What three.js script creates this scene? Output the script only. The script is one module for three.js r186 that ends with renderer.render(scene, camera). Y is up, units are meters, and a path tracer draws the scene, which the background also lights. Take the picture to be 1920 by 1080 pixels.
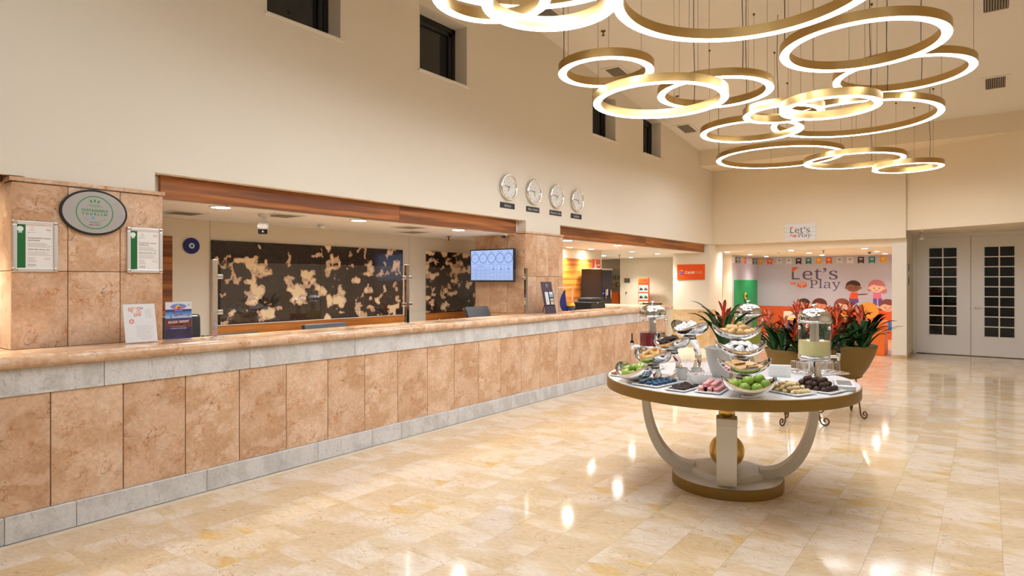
import * as THREE from 'three';
import { RoundedBoxGeometry } from 'three/addons/geometries/RoundedBoxGeometry.js';
import { ParametricGeometry } from 'three/addons/geometries/ParametricGeometry.js';
import { mergeGeometries } from 'three/addons/utils/BufferGeometryUtils.js';
import { RectAreaLightUniformsLib } from 'three/addons/lights/RectAreaLightUniformsLib.js';

// ---------- camera, sky, exposure ----------
const scene = new THREE.Scene();
const FOCAL = 1179, HORIZON = 526, EYE = 1.53, YAW = Math.atan2(1851 - 960, FOCAL);
const camera = new THREE.PerspectiveCamera(2 * Math.atan(540 / FOCAL) * 180 / Math.PI, 1920 / 1080, 0.05, 100);
camera.position.set(0, EYE, 0);
camera.rotation.y = YAW;
camera.setViewOffset(1920, 1080, 0, 540 - HORIZON, 1920, 1080);
scene.background = new THREE.Color(0.004, 0.004, 0.006);   // night outside
const renderer = new THREE.WebGLRenderer();
renderer.toneMapping = THREE.LinearToneMapping;
renderer.toneMappingExposure = 1.2;
renderer.shadowMap.enabled = true;
RectAreaLightUniformsLib.init();
const RING_GLOW = 12, RING_LIGHT = 14;      // radiance of the ring lamps: visible glow, and the lights beside it
const LAMP_WHITE = new THREE.Color(0.90, 0.98, 1.10);
const DOWN_WHITE = new THREE.Color(1.0, 0.94, 0.85);

// ---------- helpers ----------
let seed = 7;
const rnd = () => { seed = (seed * 1664525 + 1013904223) >>> 0; return seed / 4294967296; };
const rr = (a, b) => a + (b - a) * rnd();
const V = (x, y, z) => new THREE.Vector3(x, y, z);
const FW = V(-Math.sin(YAW), 0, -Math.cos(YAW)), RT = V(Math.cos(YAW), 0, -Math.sin(YAW));
const taken = new Map();
function numbered(n) { const k = taken.get(n) || 0; taken.set(n, k + 1); return k ? n + '_' + String(k).padStart(3, '0') : n; }
function tag(o, label, category, group, kind) { o.userData.label = label; o.userData.category = category; if (group) o.userData.group = group; if (kind) o.userData.kind = kind; return o; }
function thing(name, label, category, pos = [0, 0, 0], turn = 0, group, kind) {
  const o = new THREE.Group(); o.name = numbered(name); o.position.set(...pos); o.rotation.y = turn; scene.add(o);
  return tag(o, label, category, group, kind);
}
function part(name, geo, mat, parent, pos, rot) {
  const m = new THREE.Mesh(geo, mat); m.name = parent === scene ? numbered(name) : name;
  m.castShadow = m.receiveShadow = true; if (pos) m.position.set(...pos); if (rot) m.rotation.set(...rot); parent.add(m); return m;
}
function solo(name, geo, mat, label, category, pos, rot, group, kind) { return tag(part(name, geo, mat, scene, pos, rot), label, category, group, kind); }
function copy(o, pos, rot, label, sc) {
  const c = o.clone(); c.name = numbered(o.name.replace(/_\d{3}$/, '')); scene.add(c); if (pos) c.position.set(...pos); if (rot) c.rotation.set(...rot);
  if (label) c.userData = { ...c.userData, label }; if (sc) c.scale.set(...sc); return c;
}
const struct = (name, geo, mat, label, cat, pos) => solo(name, geo, mat, label, cat, pos, null, null, 'structure');
// uv in metres (box projection), divided by the size s of the texture in metres
function muv(g, s = 1, ou = 0, ov = 0, swap = false) {
  if (g.index) g = g.toNonIndexed();
  const p = g.attributes.position, n = g.attributes.normal, uv = new Float32Array(p.count * 2);
  for (let i = 0; i < p.count; i++) {
    const ax = Math.abs(n.getX(i)), ay = Math.abs(n.getY(i)), az = Math.abs(n.getZ(i));
    let u, v; if (ax >= ay && ax >= az) { u = -p.getZ(i); v = p.getY(i); } else if (ay >= az) { u = p.getX(i); v = -p.getZ(i); } else { u = p.getX(i); v = p.getY(i); }
    if (swap) [u, v] = [v, u];
    uv[2 * i] = u / s + ou; uv[2 * i + 1] = v / s + ov;
  }
  g.setAttribute('uv', new THREE.BufferAttribute(uv, 2)); return g;
}
const box = (x0, x1, y0, y1, z0, z1) => { const g = new THREE.BoxGeometry(Math.abs(x1 - x0), Math.abs(y1 - y0), Math.abs(z1 - z0)); g.translate((x0 + x1) / 2, (y0 + y1) / 2, (z0 + z1) / 2); return g; };
const rbox = (w, h, d, r = 0.005, s = 2) => new RoundedBoxGeometry(w, h, d, s, Math.min(r, w / 2.01, h / 2.01, d / 2.01));
const rboxAt = (x0, x1, y0, y1, z0, z1, r = 0.004, s = 1) => { const g = rbox(Math.abs(x1 - x0), Math.abs(y1 - y0), Math.abs(z1 - z0), r, s); g.translate((x0 + x1) / 2, (y0 + y1) / 2, (z0 + z1) / 2); return g; };
const cyl = (r0, r1, h, n = 24, y = 0) => { const g = new THREE.CylinderGeometry(r1, r0, h, n); g.translate(0, y + h / 2, 0); return g; };   // bottom r0, top r1, stands at y
const lathe = (pts, n = 32) => new THREE.LatheGeometry(pts.map(([r, y]) => new THREE.Vector2(r, y)), n);
const tube = (pts, r, n = 32, m = 8, closed = false) => new THREE.TubeGeometry(new THREE.CatmullRomCurve3(pts.map(p => V(...p)), closed), n, r, m, closed);
const rod = (a, b, r, m = 6) => { const A = V(...a), B = V(...b), d = B.clone().sub(A), g = new THREE.CylinderGeometry(r, r, d.length(), m); g.applyQuaternion(new THREE.Quaternion().setFromUnitVectors(V(0, 1, 0), d.normalize())); g.translate((A.x + B.x) / 2, (A.y + B.y) / 2, (A.z + B.z) / 2); return g; };
const merge = a => mergeGeometries(a.map(g => { g = g.index ? g.toNonIndexed() : g; for (const k of Object.keys(g.attributes)) if (!['position', 'normal', 'uv'].includes(k)) g.deleteAttribute(k); return g; }));
const xf = (g, pos = [0, 0, 0], rot = [0, 0, 0], sc = [1, 1, 1]) => g.clone().applyMatrix4(new THREE.Matrix4().compose(V(...pos), new THREE.Quaternion().setFromEuler(new THREE.Euler(...rot)), V(...sc)));
// a wall standing in the plane x = x0 (its face), drawn in (-z, y), going back to x0 - t
function wallX(pts, holes, x0, t) {
  const s = new THREE.Shape(pts.map(([z, y]) => new THREE.Vector2(-z, y)));
  for (const h of holes) s.holes.push(new THREE.Path(h.map(([z, y]) => new THREE.Vector2(-z, y))));
  const g = new THREE.ExtrudeGeometry(s, { depth: t, bevelEnabled: false });
  g.applyMatrix4(new THREE.Matrix4().makeBasis(V(0, 0, -1), V(0, 1, 0), V(1, 0, 0))); g.translate(x0 - t, 0, 0); return muv(g);
}
const rectZ = (z0, z1, y0, y1) => [[z0, y0], [z1, y0], [z1, y1], [z0, y1]];
// where the sight line through a photo pixel meets a plane of the room
function at(px, py, axis, val) {
  const d = FW.clone().addScaledVector(RT, (px - 960) / FOCAL); d.y = (HORIZON - py) / FOCAL;
  const o = V(0, EYE, 0), t = (val - o[axis]) / d[axis]; return o.addScaledVector(d, t);
}
const atDepth = (px, d) => { const v = FW.clone().multiplyScalar(d).addScaledVector(RT, (px - 960) / FOCAL * d); return v; };

// ---------- noise and textures ----------
function hash(x, y, s) { let h = (x * 374761393 + y * 668265263 + s * 1442695041) | 0; h = Math.imul(h ^ (h >>> 13), 1274126177); return ((h ^ (h >>> 16)) >>> 0) / 4294967296; }
function vnoise(x, y, px, py, s) {
  const xi = Math.floor(x), yi = Math.floor(y); let fx = x - xi, fy = y - yi; fx = fx * fx * (3 - 2 * fx); fy = fy * fy * (3 - 2 * fy);
  const m = (a, p) => ((a % p) + p) % p, x0 = m(xi, px), x1 = m(xi + 1, px), y0 = m(yi, py), y1 = m(yi + 1, py);
  const a = hash(x0, y0, s), b = hash(x1, y0, s), c = hash(x0, y1, s), d = hash(x1, y1, s);
  return a + (b - a) * fx + (c - a) * fy + (a - b - c + d) * fx * fy;
}
function fbm(u, v, px, py, o, s) { let a = 0.5, t = 0, n = 0; for (let i = 0; i < o; i++) { t += a * vnoise(u * px, v * py, px, py, s + i * 17); n += a; a *= 0.5; px *= 2; py *= 2; } return t / n; }
const mix = (a, b, t) => a + (b - a) * t, mixc = (a, b, t) => [mix(a[0], b[0], t), mix(a[1], b[1], t), mix(a[2], b[2], t)];
const sst = (a, b, x) => { x = Math.min(1, Math.max(0, (x - a) / (b - a))); return x * x * (3 - 2 * x); };
function noiseTex(w, h, fn, srgb = true) {
  const d = new Uint8Array(w * h * 4);
  for (let j = 0; j < h; j++) for (let i = 0; i < w; i++) { const c = fn(i / w, j / h), k = (j * w + i) * 4; d[k] = c[0]; d[k + 1] = c[1]; d[k + 2] = c[2]; d[k + 3] = 255; }
  const t = new THREE.DataTexture(d, w, h); t.wrapS = t.wrapT = THREE.RepeatWrapping; t.magFilter = THREE.LinearFilter; t.minFilter = THREE.LinearFilter; if (srgb) t.colorSpace = THREE.SRGBColorSpace; t.needsUpdate = true; return t;
}
function drawTex(w, h, fn) {
  const c = document.createElement('canvas'); c.width = w; c.height = h; const g = c.getContext('2d'); fn(g, w, h);
  const t = new THREE.CanvasTexture(c); t.colorSpace = THREE.SRGBColorSpace; return t;
}
const std = (o) => new THREE.MeshStandardMaterial(o), phy = (o) => new THREE.MeshPhysicalMaterial(o);
const clamp8 = c => c.map(x => Math.max(0, Math.min(255, x)));

// pink marble with brown and rust veins
const vein = (u, v, n, m, s, w) => 1 - sst(w * 0.15, w, Math.abs(fbm(u, v, n, m, 4, s) - 0.5));
const pinkTex = noiseTex(1024, 1024, (u, v) => {
  const w = fbm(u, v, 6, 6, 4, 11), x = u + 0.05 * w, y = v + 0.09 * w, q = fbm(x, y, 7, 7, 5, 3), f = fbm(u, v, 70, 70, 3, 5);
  let c = mixc([228, 192, 158], [210, 168, 130], sst(0.32, 0.68, q)); c = mixc(c, [238, 212, 186], 0.5 * sst(0.55, 0.72, fbm(x, y, 14, 14, 4, 71)));
  c = c.map(k => k + (f - 0.5) * 30);
  c = mixc(c, [112, 66, 40], 0.62 * sst(0.52, 0.62, fbm(u, v, 6, 6, 3, 31)) * vein(x, y, 9, 9, 21, 0.007));
  c = mixc(c, [182, 106, 56], 0.45 * sst(0.46, 0.6, fbm(u, v, 8, 8, 3, 51)) * vein(y, x, 16, 16, 41, 0.012));
  c = mixc(c, [150, 92, 60], 0.5 * sst(0.5, 0.62, fbm(u, v, 10, 10, 3, 81)) * vein(x, v, 34, 26, 91, 0.014));
  c = mixc(c, [186, 96, 44], 0.5 * sst(0.6, 0.7, fbm(u, v, 12, 12, 4, 95)) * vein(x, y, 40, 30, 97, 0.05));
  return clamp8(c);
});
const whiteTex = noiseTex(1024, 512, (u, v) => {
  const w = fbm(u, v, 6, 6, 4, 13), x = u + 0.08 * w + 0.15 * v, q = fbm(x, v + 0.1 * w, 12, 6, 5, 23), f = fbm(u, v, 90, 90, 3, 9);
  let c = mixc([220, 216, 211], [202, 198, 192], sst(0.34, 0.68, q)); c = c.map(k => k + (f - 0.5) * 24);
  c = mixc(c, [168, 163, 157], 0.35 * sst(0.45, 0.6, fbm(u, v, 10, 5, 3, 43)) * vein(x, v, 16, 5, 33, 0.02));
  c = mixc(c, [138, 132, 126], 0.35 * sst(0.5, 0.62, fbm(u, v, 9, 6, 3, 49)) * vein(x + 0.3 * v, v, 24, 8, 47, 0.02));
  return clamp8(c);
});
const floorTex = noiseTex(1024, 1024, (u, v) => {
  const w = fbm(u, v, 5, 5, 4, 61), x = u + 0.06 * w, y = v + 0.1 * w, q = fbm(x, y, 5, 10, 5, 63), f = fbm(u, v, 60, 120, 3, 65);
  let c = mixc([232, 214, 190], [219, 193, 156], sst(0.35, 0.7, q)); c = mixc(c, [226, 182, 106], 0.55 * sst(0.56, 0.72, fbm(x, y, 4, 8, 4, 67)));
  c = c.map(k => k + (f - 0.5) * 22);
  c = mixc(c, [184, 126, 66], 0.45 * sst(0.5, 0.66, fbm(u, v, 5, 8, 3, 73)) * vein(x, y, 8, 20, 69, 0.012));
  c = mixc(c, [140, 98, 66], 0.5 * sst(0.53, 0.64, fbm(u, v, 9, 12, 3, 77)) * vein(u, y, 22, 50, 75, 0.016));
  return clamp8(c);
});
// dark polished stone with cream islands ringed in tan
function onyx(w, h, nx, ny, sd, level, veil) {
  return noiseTex(w, h, (u, v) => {
    const wx = fbm(u, v, nx, ny, 4, sd) - 0.5, wy = fbm(u, v, nx, ny, 4, sd + 5) - 0.5;
    const q = (0.54 * vnoise((u + 0.05 * wx) * nx, (v + 0.15 * wy) * ny, nx, ny, sd + 9) + 0.30 * vnoise((u + 0.03 * wx) * nx * 2, (v + 0.09 * wy) * ny * 2, nx * 2, ny * 2, sd + 10) + 0.16 * fbm(u, v, nx * 4, ny * 4, 3, sd + 11)), lv = level + veil * (0.5 - v);
    let c = mixc([34, 26, 22], [66, 52, 44], fbm(u, v, nx * 6, ny * 6, 4, sd + 13));
    c = mixc(c, [96, 80, 68], 0.5 * (1 - sst(0.002, 0.012, Math.abs(fbm(u + 0.1 * wx, v, nx * 2, ny * 2, 5, sd + 17) - 0.5))));
    const e = q - lv;
    if (e > -0.012) {
      let k = mixc([120, 84, 56], [214, 172, 130], sst(-0.012, 0.02, e)); k = mixc(k, [232, 204, 176], sst(0.02, 0.05, e)); k = mixc(k, [206, 176, 158], sst(0.05, 0.07, e)); k = mixc(k, [252, 226, 178], sst(0.075, 0.11, e));
      const b = 0.5 + 0.5 * Math.sin(e * 420); k = mixc(k, [196, 140, 92], 0.3 * b * (1 - sst(0.06, 0.1, e))); c = mixc(c, k, sst(-0.012, 0.0, e));
    }
    return clamp8(c);
  });
}
const onyxTexA = onyx(1536, 512, 24, 8, 131, 0.575, 0), onyxTexB = onyx(768, 640, 12, 10, 211, 0.55, 0.2);
function woodTex(a, b, sd) {
  return noiseTex(1024, 256, (u, v) => {
    const w = fbm(u, v, 2, 6, 4, sd), g = fbm(u * 1 + 0.02 * w, v + 0.05 * w, 2, 26, 4, sd + 3), f = fbm(u, v, 12, 180, 2, sd + 7);
    let c = mixc(a, b, sst(0.3, 0.72, g)); c = c.map(x => x * (0.88 + 0.24 * f)); return clamp8(c);
  });
}
const walnutTex = woodTex([176, 106, 42], [116, 62, 20], 301), honeyTex = woodTex([206, 132, 56], [164, 92, 32], 331);
const grainTex = noiseTex(512, 512, (u, v) => { const x = 128 + 90 * (fbm(u, v, 24, 24, 4, 401) - 0.5) + 50 * (fbm(u, v, 4, 4, 3, 405) - 0.5); return [x, x, x]; }, false);
walnutTex.repeat.set(0.4, 1); honeyTex.repeat.set(0.4, 1);
const rep = (t, x, y) => { const c = t.clone(); c.repeat.set(x, y); c.needsUpdate = true; return c; };

// ---------- materials ----------
const M = {
  plaster: std({ color: new THREE.Color(0.83, 0.755, 0.625), roughness: 0.9, bumpMap: grainTex, bumpScale: 0.0015 }),
  plasterWarm: std({ color: new THREE.Color(0.87, 0.745, 0.555), roughness: 0.9, bumpMap: grainTex, bumpScale: 0.0015 }),
  cream: std({ color: new THREE.Color(0.80, 0.72, 0.57), roughness: 0.8 }),
  ceil: std({ color: new THREE.Color(0.85, 0.79, 0.70), roughness: 0.92, bumpMap: grainTex, bumpScale: 0.001 }),
  grout: std({ color: new THREE.Color(0.66, 0.55, 0.41), roughness: 0.8 }),
  groutPink: std({ color: new THREE.Color(0.26, 0.15, 0.09), roughness: 0.8 }),
  pink: std({ map: pinkTex, roughness: 0.32 }),
  pinkB: std({ map: pinkTex, roughness: 0.32, color: new THREE.Color(0.93, 0.90, 0.88) }),
  pinkTop: std({ map: pinkTex, roughness: 0.16, color: new THREE.Color(1.0, 0.99, 0.98) }),
  white: std({ map: whiteTex, roughness: 0.3 }),
  onyxA: std({ map: onyxTexA, roughness: 0.12 }), onyxB: std({ map: onyxTexB, roughness: 0.12 }),
  walnut: std({ map: walnutTex, roughness: 0.4 }), honey: std({ map: honeyTex, roughness: 0.4 }),
  brass: std({ color: new THREE.Color(0.62, 0.43, 0.17), metalness: 1, roughness: 0.36 }),
  bronze: std({ color: new THREE.Color(0.30, 0.185, 0.05), metalness: 0.75, roughness: 0.42 }),
  goldBall: std({ color: new THREE.Color(0.70, 0.46, 0.12), metalness: 0.9, roughness: 0.33 }),
  ironGold: std({ color: new THREE.Color(0.16, 0.095, 0.04), metalness: 0.7, roughness: 0.5 }),
  chrome: std({ color: new THREE.Color(0.80, 0.79, 0.77), metalness: 1, roughness: 0.06 }),
  satin: std({ color: new THREE.Color(0.68, 0.67, 0.65), metalness: 1, roughness: 0.25 }),
  alu: std({ color: new THREE.Color(0.82, 0.82, 0.82), metalness: 0.85, roughness: 0.35 }),
  black: std({ color: new THREE.Color(0.012, 0.012, 0.013), roughness: 0.35 }),
  darkGrey: std({ color: new THREE.Color(0.028, 0.028, 0.03), roughness: 0.4 }),
  whitePaint: std({ color: new THREE.Color(0.80, 0.76, 0.68), roughness: 0.45 }),
  whitePlastic: std({ color: new THREE.Color(0.80, 0.79, 0.75), roughness: 0.4 }),
  doorPaint: std({ color: new THREE.Color(0.85, 0.80, 0.73), roughness: 0.5 }),
  porcelain: std({ color: new THREE.Color(0.82, 0.78, 0.72), roughness: 0.15 }),
  tableTop: std({ color: new THREE.Color(0.84, 0.83, 0.82), roughness: 0.14 }),
  glass: phy({ color: 0xffffff, transmission: 1, roughness: 0.0, ior: 1.5, thickness: 0 }),
  clear: phy({ color: 0xffffff, transmission: 1, roughness: 0.02, ior: 1.45, thickness: 0 }),
  darkGlass: phy({ color: 0x9aa6a8, transmission: 1, roughness: 0.0, ior: 1.5, thickness: 0 }),
  lampFace: std({ color: 0xffffff, emissive: LAMP_WHITE.clone().multiplyScalar(RING_GLOW), roughness: 0.6 }),
  downFace: std({ color: 0xffffff, emissive: DOWN_WHITE.clone().multiplyScalar(70), roughness: 0.6 }),
  vent: std({ color: new THREE.Color(0.42, 0.36, 0.28), roughness: 0.6 }),
  ventDark: std({ color: new THREE.Color(0.08, 0.06, 0.045), roughness: 0.8 }),
  orange: std({ color: new THREE.Color(0.88, 0.17, 0.015), roughness: 0.45 }),
};
// ================= STRUCTURE =================
const ceilY = z => 5.011 + (z + 7.26) * 0.1081;
const OPEN = 2.346, RC = 2.16;     // head of the openings, ceiling of the reception bay
// ---- floor: marble strips 302 mm wide, tiles of varying length ----
{
  const fl = thing('floor', 'polished cream and honey marble tile floor of the lobby', 'floor', [0, 0, 0], 0, null, 'structure');
  part('floor_bed', muv(box(-10.2, 4.7, -0.2, -0.003, 5.2, -19.2)), M.grout, fl);
  const tints = [[1, 0.99, 0.975], [0.985, 0.965, 0.935], [1, 0.98, 0.93], [0.98, 0.96, 0.94], [1.0, 0.955, 0.86], [0.99, 0.975, 0.96]];
  const mats = tints.map(t => phy({ map: floorTex, color: new THREE.Color(...t), roughness: 0.09, specularIntensity: 0.7 }));
  const shapes = new Map();
  const shape = (len, k) => { const key = len + '/' + k; if (!shapes.has(key)) shapes.set(key, muv(rbox(0.3012, 0.012, len - 0.0008, 0.0004, 1), 1.5, (k * 0.377) % 1, (k * 0.619) % 1)); return shapes.get(key); };
  const tiles = [];
  for (let k = -16; k < 16; k++) {
    const xc = 0.07 - 0.302 * (k + 0.5) ;
    if (xc < -4.6 || xc > 4.45) continue;
    let z = 1.2 - rr(0, 0.6);
    while (z > -15.7) { const len = [0.6, 0.6, 0.45, 0.6, 0.52][Math.floor(rnd() * 5)], zc = z - len / 2; tiles.push({ x: xc, z: zc, len, k: Math.floor(rnd() * 9), m: [0, 0, 1, 2, 3, 4, 5, 5][Math.floor(rnd() * 8)] }); z -= len; }
  }
  for (let k = 0; k < 14; k++) for (let z = -15.0; z > -18.9; z -= 0.6) tiles.push({ x: -5.2 + 0.302 * (k + 0.5), z: z - 0.95, len: 0.6, k: k % 9, m: k % 6 });
  const seen = t => { const d = t.x * FW.x + t.z * FW.z; if (d < 1.2) return 0; const px = 960 + FOCAL * (t.x * RT.x + t.z * RT.z) / d, py = HORIZON + FOCAL * EYE / d; if (px < -80 || px > 2000 || py > 1160) return 0; if (px > 1265 && px < 1465 && py > 870 && py < 935) return 0; return t.len / (d * d * d); };
  tiles.forEach(t => { t.s = seen(t); }); tiles.sort((a, b) => b.s - a.s);
  tiles.slice(0, 300).forEach(t => part('tile', shape(t.len, t.k), mats[t.m], fl, [t.x, -0.006, t.z]));
  const rest = tiles.slice(300).sort((a, b) => a.m - b.m), g = merge(rest.map(t => xf(shape(t.len, t.k), [t.x, -0.006, t.z])));
  let at0 = 0; const per = shape(0.6, 0).attributes.position.count;
  for (let m = 0; m < mats.length; m++) { const n = rest.filter(t => t.m === m).length * per; g.addGroup(at0, n, m); at0 += n; }
  const r = part('far_tiles', g, mats, fl); r.userData.kind = 'stuff';
}
// ---- hall ceiling, beam, outer walls ----
struct('ceiling', wallX([[5.2, ceilY(5.2)], [-13.6, ceilY(-13.6)], [-13.6, ceilY(-13.6) + 0.2], [5.2, ceilY(5.2) + 0.2]], [], 4.7, 10.05), M.ceil, 'sloping pale plaster ceiling high over the lobby', 'ceiling');
struct('wall_beam', muv(box(-5.0, 4.5, 4.015, 4.9, -13.39, -14.5)), M.plasterWarm, 'plaster beam under the low end of the sloping ceiling', 'beam');
struct('wall_right', muv(box(4.5, 4.7, 0, 6.6, 5.2, -16)), M.plaster, 'plain cream plaster wall of the lobby opposite the reception counter', 'wall');
struct('wall_behind', muv(box(-10.2, 4.7, 0, 6.6, 5.0, 5.2)), M.plaster, 'plain cream plaster end wall of the lobby facing the doors', 'wall');
const winZ = [[-3.08, -3.86], [-4.926, -5.715], [-8.74, -9.51], [-10.58, -11.36]], winY = [3.862, 4.585];
struct('wall_left', wallX([[5.0, OPEN], [-14.3, OPEN], [-14.3, 4.6], [5.0, ceilY(5) + 0.15]], winZ.map(([a, b]) => rectZ(a, b, ...winY)), -5.0, 0.34), M.plaster, 'tall cream plaster wall over the reception openings with small high windows', 'wall');
struct('wall_pilaster', muv(box(-5.02, -4.982, OPEN - 0.14, 5.8, 4.9, -1.352)), M.plaster, 'shallow plaster pilaster beside the tiled pillar with the oval plaque', 'wall');
// windows
winZ.forEach(([a, b], i) => {
  const w = thing('window_' + (i + 1), ['dark clerestory window beside the tiled pillar end of the wall', 'dark clerestory window between the first window and the wall clocks', 'dark clerestory window behind the ring lamps above the second opening', 'dark clerestory window closest to the play room wall'][i], 'window', [0, 0, 0], 0, null, 'structure');
  const [y0, y1] = winY, x = -5.25, t = 0.055;
  const frame = [box(x, x + 0.06, y0, y0 + t, a, b), box(x, x + 0.06, y1 - t, y1, a, b), box(x, x + 0.06, y0, y1, a, a - t), box(x, x + 0.06, y0, y1, b + t, b)];
  part('frame', merge(frame), M.black, w);
  const s = 0.045, f2 = [box(x + 0.005, x + 0.045, y0 + t, y0 + t + s, a - t, b + t), box(x + 0.005, x + 0.045, y1 - t - s, y1 - t, a - t, b + t), box(x + 0.005, x + 0.045, y0 + t, y1 - t, a - t, a - t - s), box(x + 0.005, x + 0.045, y0 + t, y1 - t, b + t + s, b + t)];
  part('sash', merge(f2), M.darkGrey, w);
  part('pane', box(x + 0.02, x + 0.026, y0 + t, y1 - t, a - t, b + t), M.darkGlass, w);
  part('sill', muv(rboxAt(-5.2, -4.965, y0 - 0.022, y0 + 0.001, a + 0.03, b - 0.03, 0.004), 1), M.whitePaint, w);
  if (i % 2 === 0) { const sl = []; for (let y = y0; y < y1; y += 0.03) sl.push(box(-5.33, -5.32, y, y + 0.027, a, a - 0.5)); part('roller_shutter', merge(sl), std({ color: new THREE.Color(0.10, 0.06, 0.04), roughness: 0.6 }), w); }
});
// ---- tiled pillars ----
function pillar(name, label, z0, z1, zj, x1, xj, yj) {
  const p = thing(name, label, 'pillar', [0, 0, 0], 0, null, 'structure');
  const t = 0.018, xf0 = -4.985;
  part('core', box(-5.9 + t, xf0 - t, 0, 2.17, z0 - t, z1 + t), M.groutPink, p);
  part('plaster_head', muv(box(-5.32, -5.001, 2.15, OPEN + 0.002, z0 - 0.03, z1 + 0.05)), M.plaster, p);
  let k = 0;
  for (let r = 0; r < yj.length - 1; r++) {
    for (let i = 0; i < zj.length - 1; i++) part('tile', muv(rboxAt(xf0 - t, xf0, yj[r] + 0.002, yj[r + 1] - 0.002, zj[i] - 0.002, zj[i + 1] + 0.002, 0.003), 1.3, k * 0.31, k * 0.17), k % 2 ? M.pink : M.pinkB, p), k++;
    for (let i = 0; i < xj.length - 1; i++) part('tile', muv(rboxAt(xj[i] - 0.002, xj[i + 1] + 0.002, yj[r] + 0.002, yj[r + 1] - 0.002, z0, z0 - t, 0.003), 1.3, k * 0.37, k * 0.23), k % 2 ? M.pinkB : M.pink, p), k++;
  }
  part('cap_ledge', muv(rboxAt(-5.9, xf0 + 0.012, 2.172, 2.2, z0 + 0.012, z1 - 0.012, 0.004), 1.3), M.pink, p);
}
pillar('column_1', 'pink marble tiled pillar carrying the oval plaque and two certificates', -1.277, -2.207, [-1.277, -1.59, -1.913, -2.207], 0, [-4.987, -5.3, -5.6, -5.88], [0.5, 1.082, 1.592, 2.168]);
pillar('column_2', 'pink marble tiled pillar with the flat television on its side', -6.9, -7.84, [-6.9, -7.16, -7.46, -7.72, -7.84], 0, [-4.987, -5.3, -5.6, -5.88], [0.5, 1.082, 1.588, 2.168]);
// ---- wooden fascia of the openings ----
function fascia(n, label, z0, z1, cuts) {
  const o = thing('trim_' + n, label, 'fascia', [0, 0, 0], 0, null, 'structure');
  const zs = [z0, ...cuts, z1];
  for (let i = 0; i < zs.length - 1; i++) part('plank', muv(rboxAt(-5.14, -5.1, 2.168, 2.342, zs[i] - 0.001, zs[i + 1] + 0.001, 0.002), 1.0, i * 0.37, i * 0.2), M.walnut, o);
}
fascia(1, 'walnut fascia board over the reception desk opening between the two tiled pillars', -2.24, -6.845, [-4.72]);
fascia(2, 'walnut fascia board over the far opening beside the orange sign', -7.84, -13.95, [-10.9]);
fascia(3, 'walnut fascia board over the opening before the plaque pillar', 4.9, -1.26, [2.2]);
// ---- reception bay shell ----
struct('ceiling_reception', muv(merge([box(-10.2, -5.141, RC, RC + 0.18, 5.0, -14.3), box(-10.2, -5.36, RC, RC + 0.18, -14.3, -17.3)])), std({ color: new THREE.Color(0.88, 0.85, 0.80), roughness: 0.9 }), 'low white ceiling of the reception bay behind the walnut fascia', 'ceiling');
struct('wall_reception', muv(box(-6.7, -6.5, 0, RC, 5.0, -11.74)), M.cream, 'cream wall behind the reception desk with dark stone panels', 'wall');
struct('wall_reception_seam', merge([box(-6.5, -6.4985, 0.9, RC, -3.352, -3.348), box(-6.5, -6.4985, 0.9, RC, -6.2, -6.196), box(-6.5, -6.4985, 0.9, RC, -2.78, -2.776)]), std({ color: new THREE.Color(0.40, 0.33, 0.22), roughness: 0.9 }), 'thin panel joints in the cream reception wall', 'wall');
struct('wall_far', muv(box(-8.365, -5.341, 0, RC, -16.2, -16.4)), std({ color: new THREE.Color(0.74, 0.70, 0.58), roughness: 0.85 }), 'pale wall at the end of the passage behind the car rental stand', 'wall');
struct('wall_internet', muv(merge([box(-10.2, -8.2, 0, RC, -17.0, -17.3), box(-10.2, -10.0, 0, RC, -11, -17.2)])), std({ color: new THREE.Color(0.56, 0.50, 0.41), roughness: 0.9 }), 'brown wall of the internet corner', 'wall');
struct('wall_internet_divider', muv(box(-8.365, -8.29, 0, RC, -16.19, -17.0)), M.cream, 'pale wall end beside the dim internet corner', 'wall');
// ---- pier with the orange sign ----
{
  const p = thing('wall_pier', 'cream pier with stone wainscot between the far opening and the play room', 'wall', [0, 0, 0], 0, null, 'structure');
  part('pier_body', muv(box(-5.86, -5.0, 0, OPEN + 0.01, -14.0, -14.86)), M.plaster, p);
  const wn = std({ map: floorTex, color: new THREE.Color(0.92, 0.84, 0.70), roughness: 0.35 });
  for (const [a, b] of [[-5.865, -5.44], [-5.438, -4.99]]) part('wainscot_panel', muv(rboxAt(a, b, 0, 0.872, -13.982, -14.0, 0.003), 1.2, a), wn, p);
  part('wainscot_panel', muv(rboxAt(-5.0, -4.985, 0, 0.872, -13.985, -14.4, 0.003), 1.2), wn, p);
}
// ---- play room front and shell ----
struct('wall_back', muv(box(-5.0, -1.25, 2.355, 4.05, -14.25, -14.45)), M.plasterWarm, 'cream wall above the play room opening carrying its white board sign', 'wall');
struct('wall_play_header', muv(box(-5.0, -1.4, 2.2, 2.37, -14.42, -14.62)), M.plasterWarm, 'recessed cream header over the play room opening', 'wall');
{
  const p = thing('wall_play_pier', 'narrow cream pier between the play room and the double doors', 'wall', [0, 0, 0], 0, null, 'structure');
  part('pier_body', muv(merge([box(-1.5, -1.25, 0, 2.502, -14.4, -15.95), box(-1.5, -1.252, 2.36, 2.502, -14.26, -14.41), box(-1.5, -1.3, 0, 2.37, -15.95, -19.1)])), M.plaster, p);
  part('skirting', muv(box(-1.51, -1.24, 0, 0.07, -14.39, -15.7), 1.2), std({ map: floorTex, color: new THREE.Color(0.85, 0.75, 0.58), roughness: 0.4 }), p);
}
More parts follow.
